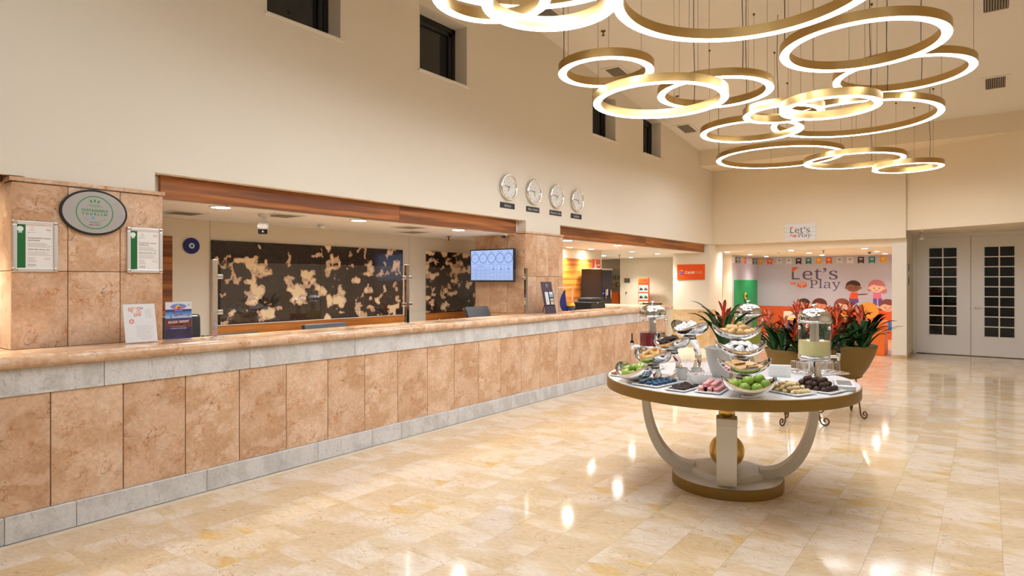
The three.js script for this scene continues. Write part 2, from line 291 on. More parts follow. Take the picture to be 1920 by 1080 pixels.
struct('ceiling_play', muv(box(-5.5, -1.4, 2.2, 2.35, -14.62, -19.1)), std({ color: new THREE.Color(0.82, 0.74, 0.66), roughness: 0.9 }), 'low ceiling of the play room with a grid of downlights', 'ceiling');
struct('wall_play_post', muv(box(-5.5, -5.33, 0, 2.2, -15.9, -16.6)), M.plaster, 'narrow white post at the mouth of the play room', 'wall');
// ---- bulkhead over the doors and the door recess ----
{
  const s = new THREE.Shape([[-1.3, 14.3], [-1.245, 14.3], [4.5, 11.35], [4.5, 16.1], [-1.3, 16.1]].map(p => new THREE.Vector2(...p)));
  const g = new THREE.ExtrudeGeometry(s, { depth: 1.75, bevelEnabled: false }); g.rotateX(-Math.PI / 2); g.translate(0, 2.5, 0);
  struct('wall_bulkhead', muv(g), M.plasterWarm, 'angled cream bulkhead wall above the white double doors', 'wall');
}
struct('wall_door', muv(merge([box(0.70, 4.5, 0, 2.5, -15.8, -16.0), box(-1.25, 0.7, 2.429, 2.5, -15.7, -16.0), box(-1.26, -1.196, 0, 2.5, -15.72, -16.0), box(0.667, 0.72, 0, 2.5, -15.72, -16.0)])), M.doorPaint, 'white wall and frame round the double doors', 'wall');
struct('wall_dark_room', muv(merge([box(-1.3, 3.5, 0, 2.6, -22.3, -22.5), box(3.4, 3.6, 0, 2.6, -16, -22.4), box(-1.3, -1.2, 0, 2.6, -19.0, -22.4), box(-1.3, 3.6, 2.5, 2.6, -15.95, -22.4), box(-1.3, 3.6, -0.1, -0.004, -19.1, -22.4)])), std({ color: new THREE.Color(0.46, 0.42, 0.38), roughness: 0.8 }), 'unlit room behind the glazed double doors', 'wall');
function doorLeaf(n, label, x0, x1, gx0, gx1, handle) {
  const d = thing('door_' + n, label, 'door', [0, 0, 0], 0, null, 'structure'), z = -15.75, y0 = 0.405, y1 = 2.205;
  const s = new THREE.Shape([[x0 + 0.003, 0.015], [x1 - 0.003, 0.015], [x1 - 0.003, 2.425], [x0 + 0.003, 2.425]].map(p => new THREE.Vector2(...p)));
  s.holes.push(new THREE.Path([[gx0, y0], [gx0, y1], [gx1, y1], [gx1, y0]].map(p => new THREE.Vector2(...p))));
  const g = new THREE.ExtrudeGeometry(s, { depth: 0.045, bevelEnabled: true, bevelSize: 0.003, bevelThickness: 0.003, bevelSegments: 1 }); g.translate(0, 0, z - 0.05);
  part('leaf', g, M.doorPaint, d);
  const b = 0.018, fr = [[gx0 - b, gx0 + 0.004, y0 - b, y1 + b], [gx1 - 0.004, gx1 + b, y0 - b, y1 + b], [gx0, gx1, y0 - b, y0 + 0.004], [gx0, gx1, y1 - 0.004, y1 + b]];
  part('glazing_bead', merge(fr.map(q => box(q[0], q[1], q[2], q[3], z - 0.03, z + 0.006))), M.whitePaint, d);
  const xm = (gx0 + gx1) / 2, dy = (y1 - y0) / 9;
  part('muntin', box(xm - 0.011, xm + 0.011, y0, y1, z - 0.03, z + 0.004), M.whitePaint, d);
  for (let i = 1; i < 9; i++) part('muntin', box(gx0, gx1, y0 + i * dy - 0.01, y0 + i * dy + 0.01, z - 0.03, z + 0.003), M.whitePaint, d);
  for (let i = 0; i < 9; i++) for (let j = 0; j < 2; j++) part('pane', box(j ? xm : gx0, j ? gx1 : xm, y0 + i * dy, y0 + (i + 1) * dy, z - 0.018, z - 0.013), M.darkGlass, d);
  if (handle) { part('lever_plate', rbox(0.045, 0.05, 0.012, 0.01), M.satin, d, [handle, 0.985, z + 0.006]); part('lever', merge([rod([handle, 0.985, z], [handle, 0.985, z + 0.05], 0.009, 10), rod([handle - 0.005, 0.985, z + 0.05], [handle + 0.11, 0.98, z + 0.05], 0.009, 10)]), M.satin, d); }
}
doorLeaf(1, 'white glazed door leaf beside the narrow pier', -1.195, -0.268, -0.97, -0.496);
doorLeaf(2, 'white glazed door leaf with the lever handle', -0.262, 0.665, -0.047, 0.429, -0.19);
// curtains hanging in the dark room
{
  const cols = [[0.16, 0.42, 0.36], [0.18, 0.32, 0.46], [0.2, 0.48, 0.4], [0.14, 0.28, 0.42]];
  let i = 0;
  for (const [x, w] of [[-1.05, 0.12], [-0.86, 0.09], [-0.66, 0.16], [-0.45, 0.1], [0.0, 0.14], [0.16, 0.12], [0.36, 0.07], [0.5, 0.06]]) {
    const pts = []; const g = new ParametricGeometry((u, v, t) => t.set(x + (u - 0.5) * w, 1.55 + v * 0.85, -15.95 + 0.012 * Math.sin(u * 19)), 24, 1); const c = cols[i % 4];
    solo('curtain_strip', g, std({ color: new THREE.Color(...c), roughness: 0.8, side: THREE.DoubleSide }), 'teal or blue curtain strip hanging behind the door panes', 'curtain', [0, 0, 0], null, 'curtain strips behind the glazed doors'); i++;
  }
}
// ================= RECEPTION COUNTER =================
{
  const c = thing('reception_counter', 'long pink and white marble reception counter along the lobby', 'counter');
  const zA = 1.06, zE = -10.55;
  part('core', merge([box(-4.86, -4.557, 0, 1.012, zA, zE), box(-6.3, -4.56, 0, 1.012, -10.33, -10.58)]), M.groutPink, c);
  let k = 0;
  for (let z = -1.358 + 6 * 0.403; z > zE + 0.1; z -= 0.403) { const z1 = Math.max(z - 0.403, zE); part('front_panel', muv(rboxAt(-4.559, -4.54, 0.158, 0.852, z - 0.0025, z1 + 0.0025, 0.003), 1.15, k * 0.413, k * 0.271), [M.pink, M.pinkB][k % 2], c); k++; }
  part('front_panel', muv(rboxAt(-4.559, -4.545, 0.158, 0.852, zE - 0.003, zE - 0.014, 0.003), 1.15), M.pink, c);
  for (let z = 0.36, i = 0; z > zE; z -= 1.003, i++) part('frieze_slab', muv(rboxAt(-4.559, -4.53, 0.853, 1.012, z - 0.001, Math.max(z - 1.003, zE) + 0.001, 0.003), 1.1, i * 0.37, i * 0.21), M.white, c);
  for (let z = 0.41, i = 0; z > zE; z -= [0.95, 0.588, 0.36, 0.82][i % 4], i++) part('plinth_slab', muv(rboxAt(-4.559, -4.52, 0.0, 0.157, z - 0.001, Math.max(z - [0.95, 0.588, 0.36, 0.82][i % 4], zE) + 0.001, 0.005, 2), 1.1, i * 0.29, i * 0.43), M.white, c);
  const prof = new THREE.Shape(); prof.moveTo(-4.9, 1.013); prof.lineTo(-4.525, 1.013); prof.absarc(-4.522, 1.0515, 0.0385, -Math.PI / 2, Math.PI / 2, false); prof.lineTo(-4.9, 1.09); prof.closePath();
  const cuts = [1.05, 0.2, -0.6, -1.431, -2.128, -2.949, -3.77, -4.5, -5.3, -6.05, -6.85, -7.6, -8.4, -9.2, -9.95, -10.72];
  for (let i = 0; i < cuts.length - 1; i++) {
    const g = new THREE.ExtrudeGeometry(prof, { depth: cuts[i] - cuts[i + 1] - 0.001, bevelEnabled: false, curveSegments: 10 }); g.translate(0, 0, cuts[i + 1]);
    part('top_slab', muv(g, 1.2, i * 0.53, i * 0.29), M.pinkTop, c);
  }
  part('top_slab', muv(rboxAt(-6.3, -4.902, 1.013, 1.09, -10.3, -10.72, 0.02, 3), 1.2), M.pinkTop, c);
  part('work_shelf', muv(box(-5.35, -4.87, 0.74, 0.775, 0.5, -10.3)), std({ color: new THREE.Color(0.45, 0.28, 0.14), roughness: 0.5 }), c);
}
// glass screen on the counter
[[-2.45, 'beside the poster stand'], [-4.44, 'between the two glass screens'], [-6.5, 'in front of the television pillar']].forEach(([z, w], i) => {
  const p = thing('screen_post', 'square chrome screen post on the counter ' + w, 'post', [-4.69, 1.09, z], 0, 'glass screen posts');
  part('base_plate', rboxAt(-0.04, 0.04, 0, 0.006, -0.09, 0.09, 0.002), M.satin, p);
  part('upright', rboxAt(-0.015, 0.015, 0.006, 0.6, -0.02, 0.02, 0.002), M.chrome, p);
  for (const y of [0.2, 0.47]) for (const s of (i === 0 ? [-1] : i === 2 ? [1] : [-1, 1])) part('clamp', xf(rbox(0.03, 0.035, 0.045, 0.006), [0, y, s * 0.042]), M.chrome, p);
});
solo('glass_screen', rboxAt(-4.693, -4.687, 1.2, 1.67, -2.5, -4.39, 0.001), M.glass, 'clear glass screen on the counter before the large dark stone panel', 'glass screen');
solo('glass_screen', rboxAt(-4.693, -4.687, 1.2, 1.67, -4.49, -6.45, 0.001), M.glass, 'clear glass screen on the counter before the small dark stone panel', 'glass screen');
// ================= STONE PANELS BEHIND THE DESK =================
function slabUV(g, z0, z1, y0, y1) { g = g.toNonIndexed ? (g.index ? g.toNonIndexed() : g) : g; const p = g.attributes.position, u = new Float32Array(p.count * 2); for (let i = 0; i < p.count; i++) { u[2 * i] = (z0 - p.getZ(i)) / (z0 - z1); u[2 * i + 1] = (p.getY(i) - y0) / (y1 - y0); } g.setAttribute('uv', new THREE.BufferAttribute(u, 2)); return g; }
{
  const a = thing('stone_panel', 'large dark brown stone panel with cream islands behind the reception desk', 'stone panel', [0, 0, 0]);
  for (const [z0, z1] of [[-3.357, -4.695], [-4.7, -6.05]]) part('stone_slab', slabUV(rboxAt(-6.499, -6.47, 1.06, 1.955, z0, z1, 0.002), -3.357, -6.05, 1.06, 1.955), M.onyxA, a);
  part('edge_trim', merge([box(-6.499, -6.468, 1.05, 1.06, -3.357, -6.06), box(-6.499, -6.468, 1.05, 1.955, -6.052, -6.062)]), M.whitePaint, a);
  part('timber_base', muv(box(-6.499, -6.465, 0.62, 1.05, -3.357, -6.12), 1.0), M.honey, a);
  const b = thing('stone_panel', 'small dark stone panel veiled with cream beside the television pillar', 'stone panel', [0, 0, 0]);
  part('stone_slab', slabUV(rboxAt(-6.499, -6.47, 1.06, 1.955, -6.522, -7.9, 0.002), -6.522, -7.9, 1.06, 1.955), M.onyxB, b);
  part('timber_base', muv(box(-6.499, -6.465, 0.62, 1.055, -6.522, -7.9), 1.0), M.honey, b);
}
solo('timber_panel', muv(rboxAt(-6.499, -6.47, 0.9, 1.972, -2.4, -2.957, 0.003), 1.0), M.walnut, 'upright walnut wall panel behind the poster stand', 'wall panel');
{
  const w = thing('timber_panel', 'glowing honey timber wall panel behind the black drinks machine', 'wall panel');
  for (let i = 0; i < 5; i++) part('plank', muv(rboxAt(-6.499, -6.475, 0.9 + i * 0.213, 0.9 + i * 0.213 + 0.211, -8.2, -11.28, 0.002), 1.0, i * 0.3, i * 0.17), M.honey, w);
}
// evil eye
{
  const e = thing('blue_eye_plate', 'round dark blue glass eye plate on the cream reception wall', 'wall ornament', [-6.498, 1.885, -3.152], Math.PI / 2);
  const disc = (r, z, h = 0.004) => { const g = new THREE.CylinderGeometry(r, r * 1.01, h, 40); g.rotateX(Math.PI / 2); g.translate(0, 0, z); return g; };
  part('plate', disc(0.082, 0.008, 0.014), std({ color: new THREE.Color(0.012, 0.018, 0.16), roughness: 0.12 }), e);
  part('white_ring', disc(0.027, 0.016), std({ color: 0xf4f4f0, roughness: 0.2 }), e);
  part('pale_ring', disc(0.019, 0.019), std({ color: 0x5fa8d8, roughness: 0.2 }), e);
  part('pupil', disc(0.009, 0.022), M.black, e);
}
// ================= LAMPS =================
function downlight(x, y, z, r, label, group, I, angle = 1.05) {
  const d = thing('downlight', label, 'downlight', [x, y, z], 0, group);
  part('trim_ring', lathe([[r, 0.002], [r + 0.018, -0.001], [r + 0.018, -0.006], [r, -0.008], [r, 0.002]], 28), M.whitePlastic, d);
  part('lamp_face', cyl(r, r, 0.004, 28, -0.006), M.downFace, d);
  const s = new THREE.SpotLight(DOWN_WHITE, I, 0, angle, 0.7); s.position.set(0, -0.02, 0); s.target.position.set(0, -2, 0); s.castShadow = true; s.shadow.radius = r / 0.02; d.add(s, s.target);
}
const L1 = 'round recessed downlight in the reception ceiling close behind the walnut fascia', G1 = 'downlights in a row along the reception fascia';
for (const z of [-0.9, -2.79, -4.27, -5.82, -8.36, -10.03]) downlight(-5.23, RC, z, 0.075, L1, G1, 11, 0.85);
for (const z of [-10.15, -10.95]) downlight(-6.3, RC, z, 0.06, 'round recessed downlight washing the honey timber panel', 'downlights at the honey timber panel', 12);
for (const [x, z] of [[-6.14, -12.44], [-6.14, -13.75], [-7.68, -15.5], [-7.69, -14.0]]) downlight(x, RC, z, 0.06, 'round recessed downlight over the passage with the car rental stand', 'downlights over the passage', 11);
for (const x of [-4.85, -3.45, -2.02]) for (const z of [-14.78, -16.53, -18.03]) downlight(x, 2.2, z, 0.06, 'round recessed downlight in the play room ceiling', 'downlights in the play room ceiling', 5);
// ring pendants: [x, z, outer radius, height of the glowing face above the floor, label]
const rings = [
  [-2.812, -3.48, 0.423, 3.53, 'small gold ring pendant hanging beside the reception wall, behind a larger ring'],
  [-2.338, -3.512, 0.46, 3.38, 'low gold ring pendant between the reception wall and the largest rings'],
  [-2.375, -3.33, 0.901, 3.68, 'large high gold ring pendant above two small rings by the reception wall'],
  [-1.323, -4.39, 0.899, 3.50, 'large gold ring pendant hanging straight over the refreshment table'],
  [-2.962, -5.434, 0.461, 3.55, 'small gold ring pendant closest to the reception wall windows'],
  [-2.689, -6.075, 0.677, 3.37, 'gold ring pendant hanging below and crossing two smaller rings'],
  [-2.329, -6.67, 0.593, 3.53, 'gold ring pendant half behind the low ring on the wall side'],
  [-0.879, -6.234, 0.659, 3.57, 'dark bronze ring pendant above the doors side of the cluster'],
  [-0.752, -8.12, 0.68, 3.79, 'highest bronze ring pendant on the doors side of the cluster'],
  [-2.567, -8.789, 0.66, 3.55, 'gold ring pendant nearest the ceiling vent on the wall side'],
  [-1.864, -7.606, 0.432, 3.43, 'smallest gold ring pendant in the middle of the cluster'],
  [-1.302, -7.17, 0.478, 3.31, 'bright low gold ring pendant in the middle of the cluster'],
  [-1.439, -9.502, 1.023, 3.68, 'widest ring pendant in the middle of the cluster'],
  [-2.885, -11.461, 1.021, 3.65, 'wide gold ring pendant towards the play room on the wall side'],
  [-1.775, -11.74, 0.752, 3.51, 'gold ring pendant in front of the play room wall'],
  [-1.038, -12.057, 0.502, 3.36, 'lowest small gold ring pendant at the doors end of the cluster'],
  [-2.9, -0.9, 0.7, 4.35, 'gold ring pendant high over the plaque pillar end of the counter'],
  [-0.7, -1.5, 0.9, 4.45, 'wide gold ring pendant high over the open lobby floor'],
  [-1.6, 1.3, 0.8, 4.25, 'gold ring pendant high over the lobby floor far from the play room'],
  [1.6, -2.6, 0.7, 4.4, 'gold ring pendant high on the side of the lobby without the counter'],
];
rings.forEach(([x, z, R, y, label], i) => {
  const g = thing('ring_pendant', label, 'pendant lamp', [x, y, z], 0, 'gold ring pendants over the lobby');
  const w = 0.08, hgt = 0.08, seg = 96;
  part('ring_body', lathe([[R - w, 0.0], [R, 0.0], [R, hgt], [R - w, hgt], [R - w, 0.0]], seg).toNonIndexed(), M.brass, g).geometry.computeVertexNormals();
  const face = new THREE.RingGeometry(R - w + 0.002, R - 0.002, seg, 1); face.rotateX(Math.PI / 2); face.translate(0, -0.002, 0);
  part('lamp_diffuser', face, M.lampFace, g);
  for (let k = 0; k < 6; k++) {
    const a = k / 6 * Math.PI * 2, l = new THREE.RectAreaLight(LAMP_WHITE, RING_LIGHT, 0.5 * R, 0.07);
    l.position.set((R - w / 2) * Math.cos(a), -0.006, (R - w / 2) * Math.sin(a)); l.rotation.order = 'YXZ'; l.rotation.y = Math.PI / 2 - a; l.rotation.x = -Math.PI / 2; g.add(l);
  }
  const n = R > 0.8 ? 4 : 3, clear = q => { const X = x + (R - w / 2) * Math.cos(q), Z = z + (R - w / 2) * Math.sin(q); return rings.every(([a, b, r, h], j) => j === i || h < y || Math.abs(Math.hypot(X - a, Z - b) - (r - 0.04)) > 0.06); };
  let off = i * 1.3, cord = i * 2.1 + 0.7; while (off < i * 1.3 + 6 && !Array.from({ length: n }, (_, k) => clear(k / n * Math.PI * 2 + off)).every(Boolean)) off += 0.07; while (cord < i * 2.1 + 7 && !clear(cord)) cord += 0.07;
  for (let k = 0; k < n; k++) {
    const a = k / n * Math.PI * 2 + off, px = (R - w / 2) * Math.cos(a), pz = (R - w / 2) * Math.sin(a), top = ceilY(z + pz) - y;
    part('cable', rod([px, hgt, pz], [px, top, pz], 0.0018, 5), M.ironGold, g);
    part('ceiling_anchor', cyl(0.012, 0.016, 0.02, 10, top - 0.019), M.ironGold, g, [px, 0, pz]);
  }
  const a = cord, px = (R - w / 2) * Math.cos(a), pz = (R - w / 2) * Math.sin(a), top = ceilY(z + pz) - y;
  part('power_cord', tube([[px, hgt, pz], [px + 0.004, hgt + 0.3, pz], [px - 0.006, (hgt + top) / 2, pz + 0.004], [px, top, pz]], 0.004, 16, 6), M.darkGrey, g);
});
// ---- ceiling fittings ----
const slope = Math.atan(0.1081);
[[-4.632, -6.9, 'by the wall beyond the first rings'], [-4.678, -9.0, 'over the third window'], [-4.7, -11.9, 'over the last window'], [0.10, -11.93, 'on the doors side nearest the beam'], [0.084, -9.27, 'on the doors side far from the beam']].forEach(([x, z, w]) => {
  const v = thing('air_vent', 'slatted brown air vent in the sloping ceiling ' + w, 'air vent', [x, ceilY(z) - 0.001, z]); v.rotation.x = -slope;
  const W = 0.17, D = 0.46;
  part('frame', merge([box(-W, W, -0.008, 0, D / 2 + 0.05, D / 2), box(-W, W, -0.008, 0, -D / 2, -D / 2 - 0.05), box(-W, -W + 0.05, -0.008, 0, D / 2, -D / 2), box(W - 0.05, W, -0.008, 0, D / 2, -D / 2)]), M.ceil, v);
  part('duct', box(-W + 0.05, W - 0.05, -0.001, 0, D / 2, -D / 2), M.ventDark, v);
  for (let i = 0; i < 9; i++) { const g = box(-0.004, 0.004, -0.014, 0, D / 2, -D / 2); g.rotateZ(0.5); part('slat', g, M.vent, v, [-W + 0.066 + i * 0.026, 0, 0]); }
});
[[-5.95, -2.82, 'over the poster stand'], [-5.42, -3.5, 'behind the white bullet camera'], [-5.42, -5.18, 'nearer the fascia before the television pillar'], [-5.92, -5.72, 'nearer the stone panel before the television pillar']].forEach(([x, z, w]) => {
  const v = thing('ceiling_grille', 'flat grey square grille in the reception ceiling ' + w, 'air vent', [x, RC - 0.001, z]);
  part('frame', merge([box(-0.16, 0.16, -0.008, 0, 0.16, 0.13), box(-0.16, 0.16, -0.008, 0, -0.13, -0.16), box(-0.16, -0.13, -0.008, 0, 0.13, -0.13), box(0.13, 0.16, -0.008, 0, 0.13, -0.13)]), M.whitePlastic, v);
  for (let i = 0; i < 10; i++) { const g = box(-0.13, 0.13, -0.01, -0.002, 0.004, -0.004); g.rotateX(0.5); part('slat', g, M.vent, v, [0, 0, -0.117 + i * 0.026]); }
  part('duct', box(-0.13, 0.13, -0.001, 0, 0.13, -0.13), M.ventDark, v);
});
for (const [x, y, z, w] of [[-4.22, ceilY(-7.67), -7.67, 'the rings by the clock wall'], [-4.23, ceilY(-10.28), -10.28, 'the third high window'], [-6.1, RC, -6.58, 'the small stone panel'], [-7.2, RC, -13.9, 'the internet corner'], [-2.9, 2.2, -15.3, 'the play room mouth']]) {
  const s = thing('sprinkler', 'small bronze sprinkler head in the ceiling near ' + w, 'sprinkler', [x, y, z]);
  part('escutcheon', cyl(0.03, 0.036, 0.008, 18, -0.008), M.ironGold, s); part('stem', cyl(0.008, 0.008, 0.05, 10, -0.056), M.ironGold, s); part('deflector', cyl(0.022, 0.022, 0.004, 14, -0.06), M.ironGold, s);
}
for (const [x, y, z, w] of [[-5.9, RC, -4.3, 'the large stone panel'], [-3.9, 2.2, -15.6, 'the play room mouth']]) {
  const s = thing('smoke_detector', 'round cream smoke detector on the ceiling near ' + w, 'smoke detector', [x, y, z]);
  part('base', cyl(0.05, 0.055, 0.016, 24, -0.016), M.whitePlastic, s); part('sensor_head', lathe([[0, -0.05], [0.028, -0.05], [0.034, -0.04], [0.045, -0.016], [0, -0.016]], 24), M.whitePlastic, s);
}
{ // bullet camera
  const c = thing('bullet_camera', 'white bullet security camera under the reception ceiling', 'security camera', [-5.45, RC, -3.33]);
  part('ceiling_mount', cyl(0.05, 0.055, 0.03, 24, -0.03), M.whitePlastic, c);
  part('arm', merge([rod([0, -0.03, 0], [0.0, -0.075, 0.0], 0.014, 12), new THREE.SphereGeometry(0.02, 14, 10).translate(0, -0.075, 0)]), M.whitePlastic, c);
  const b = new THREE.Group(); b.name = 'camera_head'; b.position.set(0.03, -0.135, 0.03); b.rotation.y = Math.PI / 4 + 0.2; b.rotation.order = 'YXZ'; b.rotation.x = 0.2; c.add(b);
  part('housing', rbox(0.085, 0.085, 0.22, 0.035, 4), M.whitePlastic, b); part('sun_shield', xf(rbox(0.096, 0.05, 0.25, 0.024, 3), [0, 0.025, 0.01]), M.whitePlastic, b);
  part('lens_window', xf(rbox(0.082, 0.08, 0.02, 0.03, 3), [0, -0.006, 0.108]), M.black, b); part('lens', xf(new THREE.SphereGeometry(0.012, 12, 10), [0, -0.02, 0.115]), M.satin, b);
}
for (const [x, y, z, l] of [[-5.2, 2.165, -6.7, 'small white dome camera under the fascia beside the television pillar'], [-2.12, 2.2, -16.2, 'small white dome camera in the play room ceiling']]) {
  const c = thing('dome_camera', l, 'security camera', [x, y, z]);
  part('base', cyl(0.045, 0.05, 0.03, 24, -0.03), M.whitePlastic, c); part('dome', xf(new THREE.SphereGeometry(0.036, 20, 12, 0, 6.3, Math.PI / 2, Math.PI / 2), [0, -0.03, 0]), M.darkGrey, c);
}
{ const s = thing('spot_lamp', 'unlit chrome spot lamp hanging from the bulkhead soffit by the doors', 'spot lamp', [-1.03, 2.5, -14.75]);
  part('canopy', cyl(0.035, 0.045, 0.015, 20, -0.015), M.satin, s); for (const q of [-0.028, 0.028]) part('yoke_arm', rod([q, -0.015, 0], [q, -0.1, 0], 0.004), M.satin, s);
  part('reflector', lathe([[0.0, -0.06], [0.022, -0.062], [0.028, -0.09], [0.06, -0.135], [0.062, -0.16], [0.05, -0.17], [0, -0.175]], 28), M.alu, s); }
// ================= WALL THINGS, SIGNS, COUNTER THINGS =================
const onLeft = Math.PI / 2;                 // faces the lobby from the reception side
const printed = (tex, rough = 0.5) => std({ map: tex, roughness: rough });
const printPlane = (w, h, tex, parent, z, rough, name = 'print') => part(name, xf(new THREE.PlaneGeometry(w, h), [0, 0, z]), printed(tex, rough), parent);
function text(g, s, x, y, font, col, align = 'center') { g.font = font; g.fillStyle = col; g.textAlign = align; g.textBaseline = 'middle'; g.fillText(s, x, y); }
function lines(g, x, y, w, n, dy, col, h = 2) { g.fillStyle = col; for (let i = 0; i < n; i++) g.fillRect(x, y + i * dy, w * (0.7 + 0.3 * hash(i, n, 5)), h); }
// clocks and city plates
const faceTex = drawTex(256, 256, (g) => {
  g.fillStyle = '#d9d3c9'; g.fillRect(0, 0, 256, 256); g.fillStyle = '#e6e1d8'; g.beginPath(); g.arc(128, 128, 120, 0, 7); g.fill();
  g.strokeStyle = '#a39a8e'; g.lineWidth = 2;
  for (const [x, y, r] of [[128, 62, 20], [96, 84, 24], [160, 84, 24], [128, 100, 26], [80, 130, 14], [176, 130, 14]]) { g.beginPath(); g.arc(x, y, r, 0, 7); g.stroke(); }
  for (let i = 1; i <= 12; i++) { const a = i / 12 * Math.PI * 2; text(g, String(i), 128 + 96 * Math.sin(a), 128 - 96 * Math.cos(a), 'bold 20px sans-serif', '#6a635b'); }
  for (let i = 0; i < 60; i++) { const a = i / 60 * Math.PI * 2; g.strokeStyle = '#77706a'; g.lineWidth = 2; g.beginPath(); g.moveTo(128 + 112 * Math.sin(a), 128 - 112 * Math.cos(a)); g.lineTo(128 + 118 * Math.sin(a), 128 - 118 * Math.cos(a)); g.stroke(); }
});
[['Ankara', -6.512, 6.77], ['Wien / Berlin', -7.088, 5.77], ['Moscow / Kiev', -7.66, 6.77], ['London', -8.234, 4.77]].forEach(([city, z, t]) => {
  const c = thing('wall_clock', 'round silver rimmed wall clock above the plate reading ' + city, 'clock', [-5.0, 2.747, z], onLeft, 'world clocks over the reception');
  const body = cyl(0.165, 0.165, 0.03, 48); body.rotateX(Math.PI / 2); part('case', body, M.satin, c);
  part('rim', xf(new THREE.TorusGeometry(0.158, 0.017, 14, 56), [0, 0, 0.03]), M.chrome, c);
  const f = new THREE.CircleGeometry(0.148, 48); f.translate(0, 0, 0.0315); part('dial', f, printed(faceTex, 0.4), c);
  const hand = (len, w, a, zz) => { const g = new THREE.BoxGeometry(w, len, 0.002); g.translate(0, len / 2 - 0.012, zz); g.rotateZ(-a); return g; };
  part('hour_hand', hand(0.075, 0.007, t / 12 * Math.PI * 2, 0.035), M.black, c); part('minute_hand', hand(0.115, 0.005, (t % 1) * Math.PI * 2, 0.038), M.black, c);
  const p = thing('city_plate', 'small black plate lettered ' + city + ' under its clock', 'sign', [-5.0, 2.508, z], onLeft, 'city plates under the clocks');
  part('plate', xf(rbox(0.31, 0.072, 0.008, 0.002), [0, 0, 0.004]), M.black, p);
  printPlane(0.3, 0.066, drawTex(256, 56, (g) => { g.fillStyle = '#0d0c0b'; g.fillRect(0, 0, 256, 56); text(g, city, 128, 30, (city.length > 8 ? '36px' : '40px') + ' sans-serif', '#d8d3cc'); }), p, 0.0086, 0.4);
});
// oval plaque
{
  const o = thing('oval_plaque', 'silver oval plaque with black edge reading Sustainable Tourism on the tiled pillar', 'plaque', [-4.985, 2.004, -1.744], onLeft);
  const el = (a, b, t) => { const s = new THREE.Shape(); s.absellipse(0, 0, a, b, 0, Math.PI * 2); const g = new THREE.ExtrudeGeometry(s, { depth: t, bevelEnabled: true, bevelSize: 0.003, bevelThickness: 0.003, bevelSegments: 2, curveSegments: 48 }); return g; };
  part('backing', xf(el(0.205, 0.155, 0.016), [0, 0, 0.003]), M.black, o);
  const s = new THREE.Shape(); s.absellipse(0, 0, 0.194, 0.144, 0, Math.PI * 2); const g = new THREE.ShapeGeometry(s, 64), p = g.attributes.position, uv = g.attributes.uv; for (let i = 0; i < p.count; i++) uv.setXY(i, p.getX(i) / 0.388 + 0.5, p.getY(i) / 0.288 + 0.5); g.translate(0, 0, 0.0228);
  const tx = drawTex(1024, 760, (g, w, h) => {
    g.fillStyle = '#b9b5b1'; g.fillRect(0, 0, w, h); g.strokeStyle = '#12933c'; g.lineWidth = 15; g.beginPath(); g.arc(512, 384, 296, 0, 7); g.stroke(); g.lineWidth = 4; g.beginPath(); g.arc(512, 420, 190, -2.35, -0.8); g.stroke(); g.beginPath(); g.arc(512, 330, 230, 0.7, 1.15); g.stroke(); g.beginPath(); g.arc(512, 330, 230, 2.0, 2.45); g.stroke();
    g.fillStyle = '#12933c'; for (const [x, r] of [[-60, -0.7], [0, 0], [60, 0.7]]) { g.save(); g.translate(512 + x, 176 + (x ? 6 : -6)); g.rotate(r); g.beginPath(); g.moveTo(0, -38); g.quadraticCurveTo(26, -4, 0, 32); g.quadraticCurveTo(-26, -4, 0, -38); g.fill(); g.restore(); }
    text(g, 'T\u00dcRK\u0130YE', 512, 268, '46px sans-serif', '#12933c'); text(g, 'SUSTAINABLE', 512, 346, 'bold 66px sans-serif', '#12933c'); g.save(); g.translate(512, 412); g.scale(1.1, 1); text(g, 'T O U R I S M', 0, 0, 'bold 62px sans-serif', '#12933c'); g.restore();
    g.fillStyle = '#3ba7dc'; g.fillRect(455, 462, 46, 16); g.fillRect(462, 484, 40, 16); text(g, 'Certified to', 512, 562, 'bold 30px sans-serif', '#12933c'); text(g, 'gstc', 462, 606, 'bold 40px sans-serif', '#a83a4a'); text(g, 'GSTC', 560, 606, 'bold 38px sans-serif', '#6d6a68');
  });
  part('face_print', g, std({ map: tx, roughness: 0.3, metalness: 0.35 }), o);
  for (const x of [-0.178, 0.178]) part('screw', xf(new THREE.SphereGeometry(0.006, 12, 8), [x, 0.0, 0.024]), M.chrome, o);
}
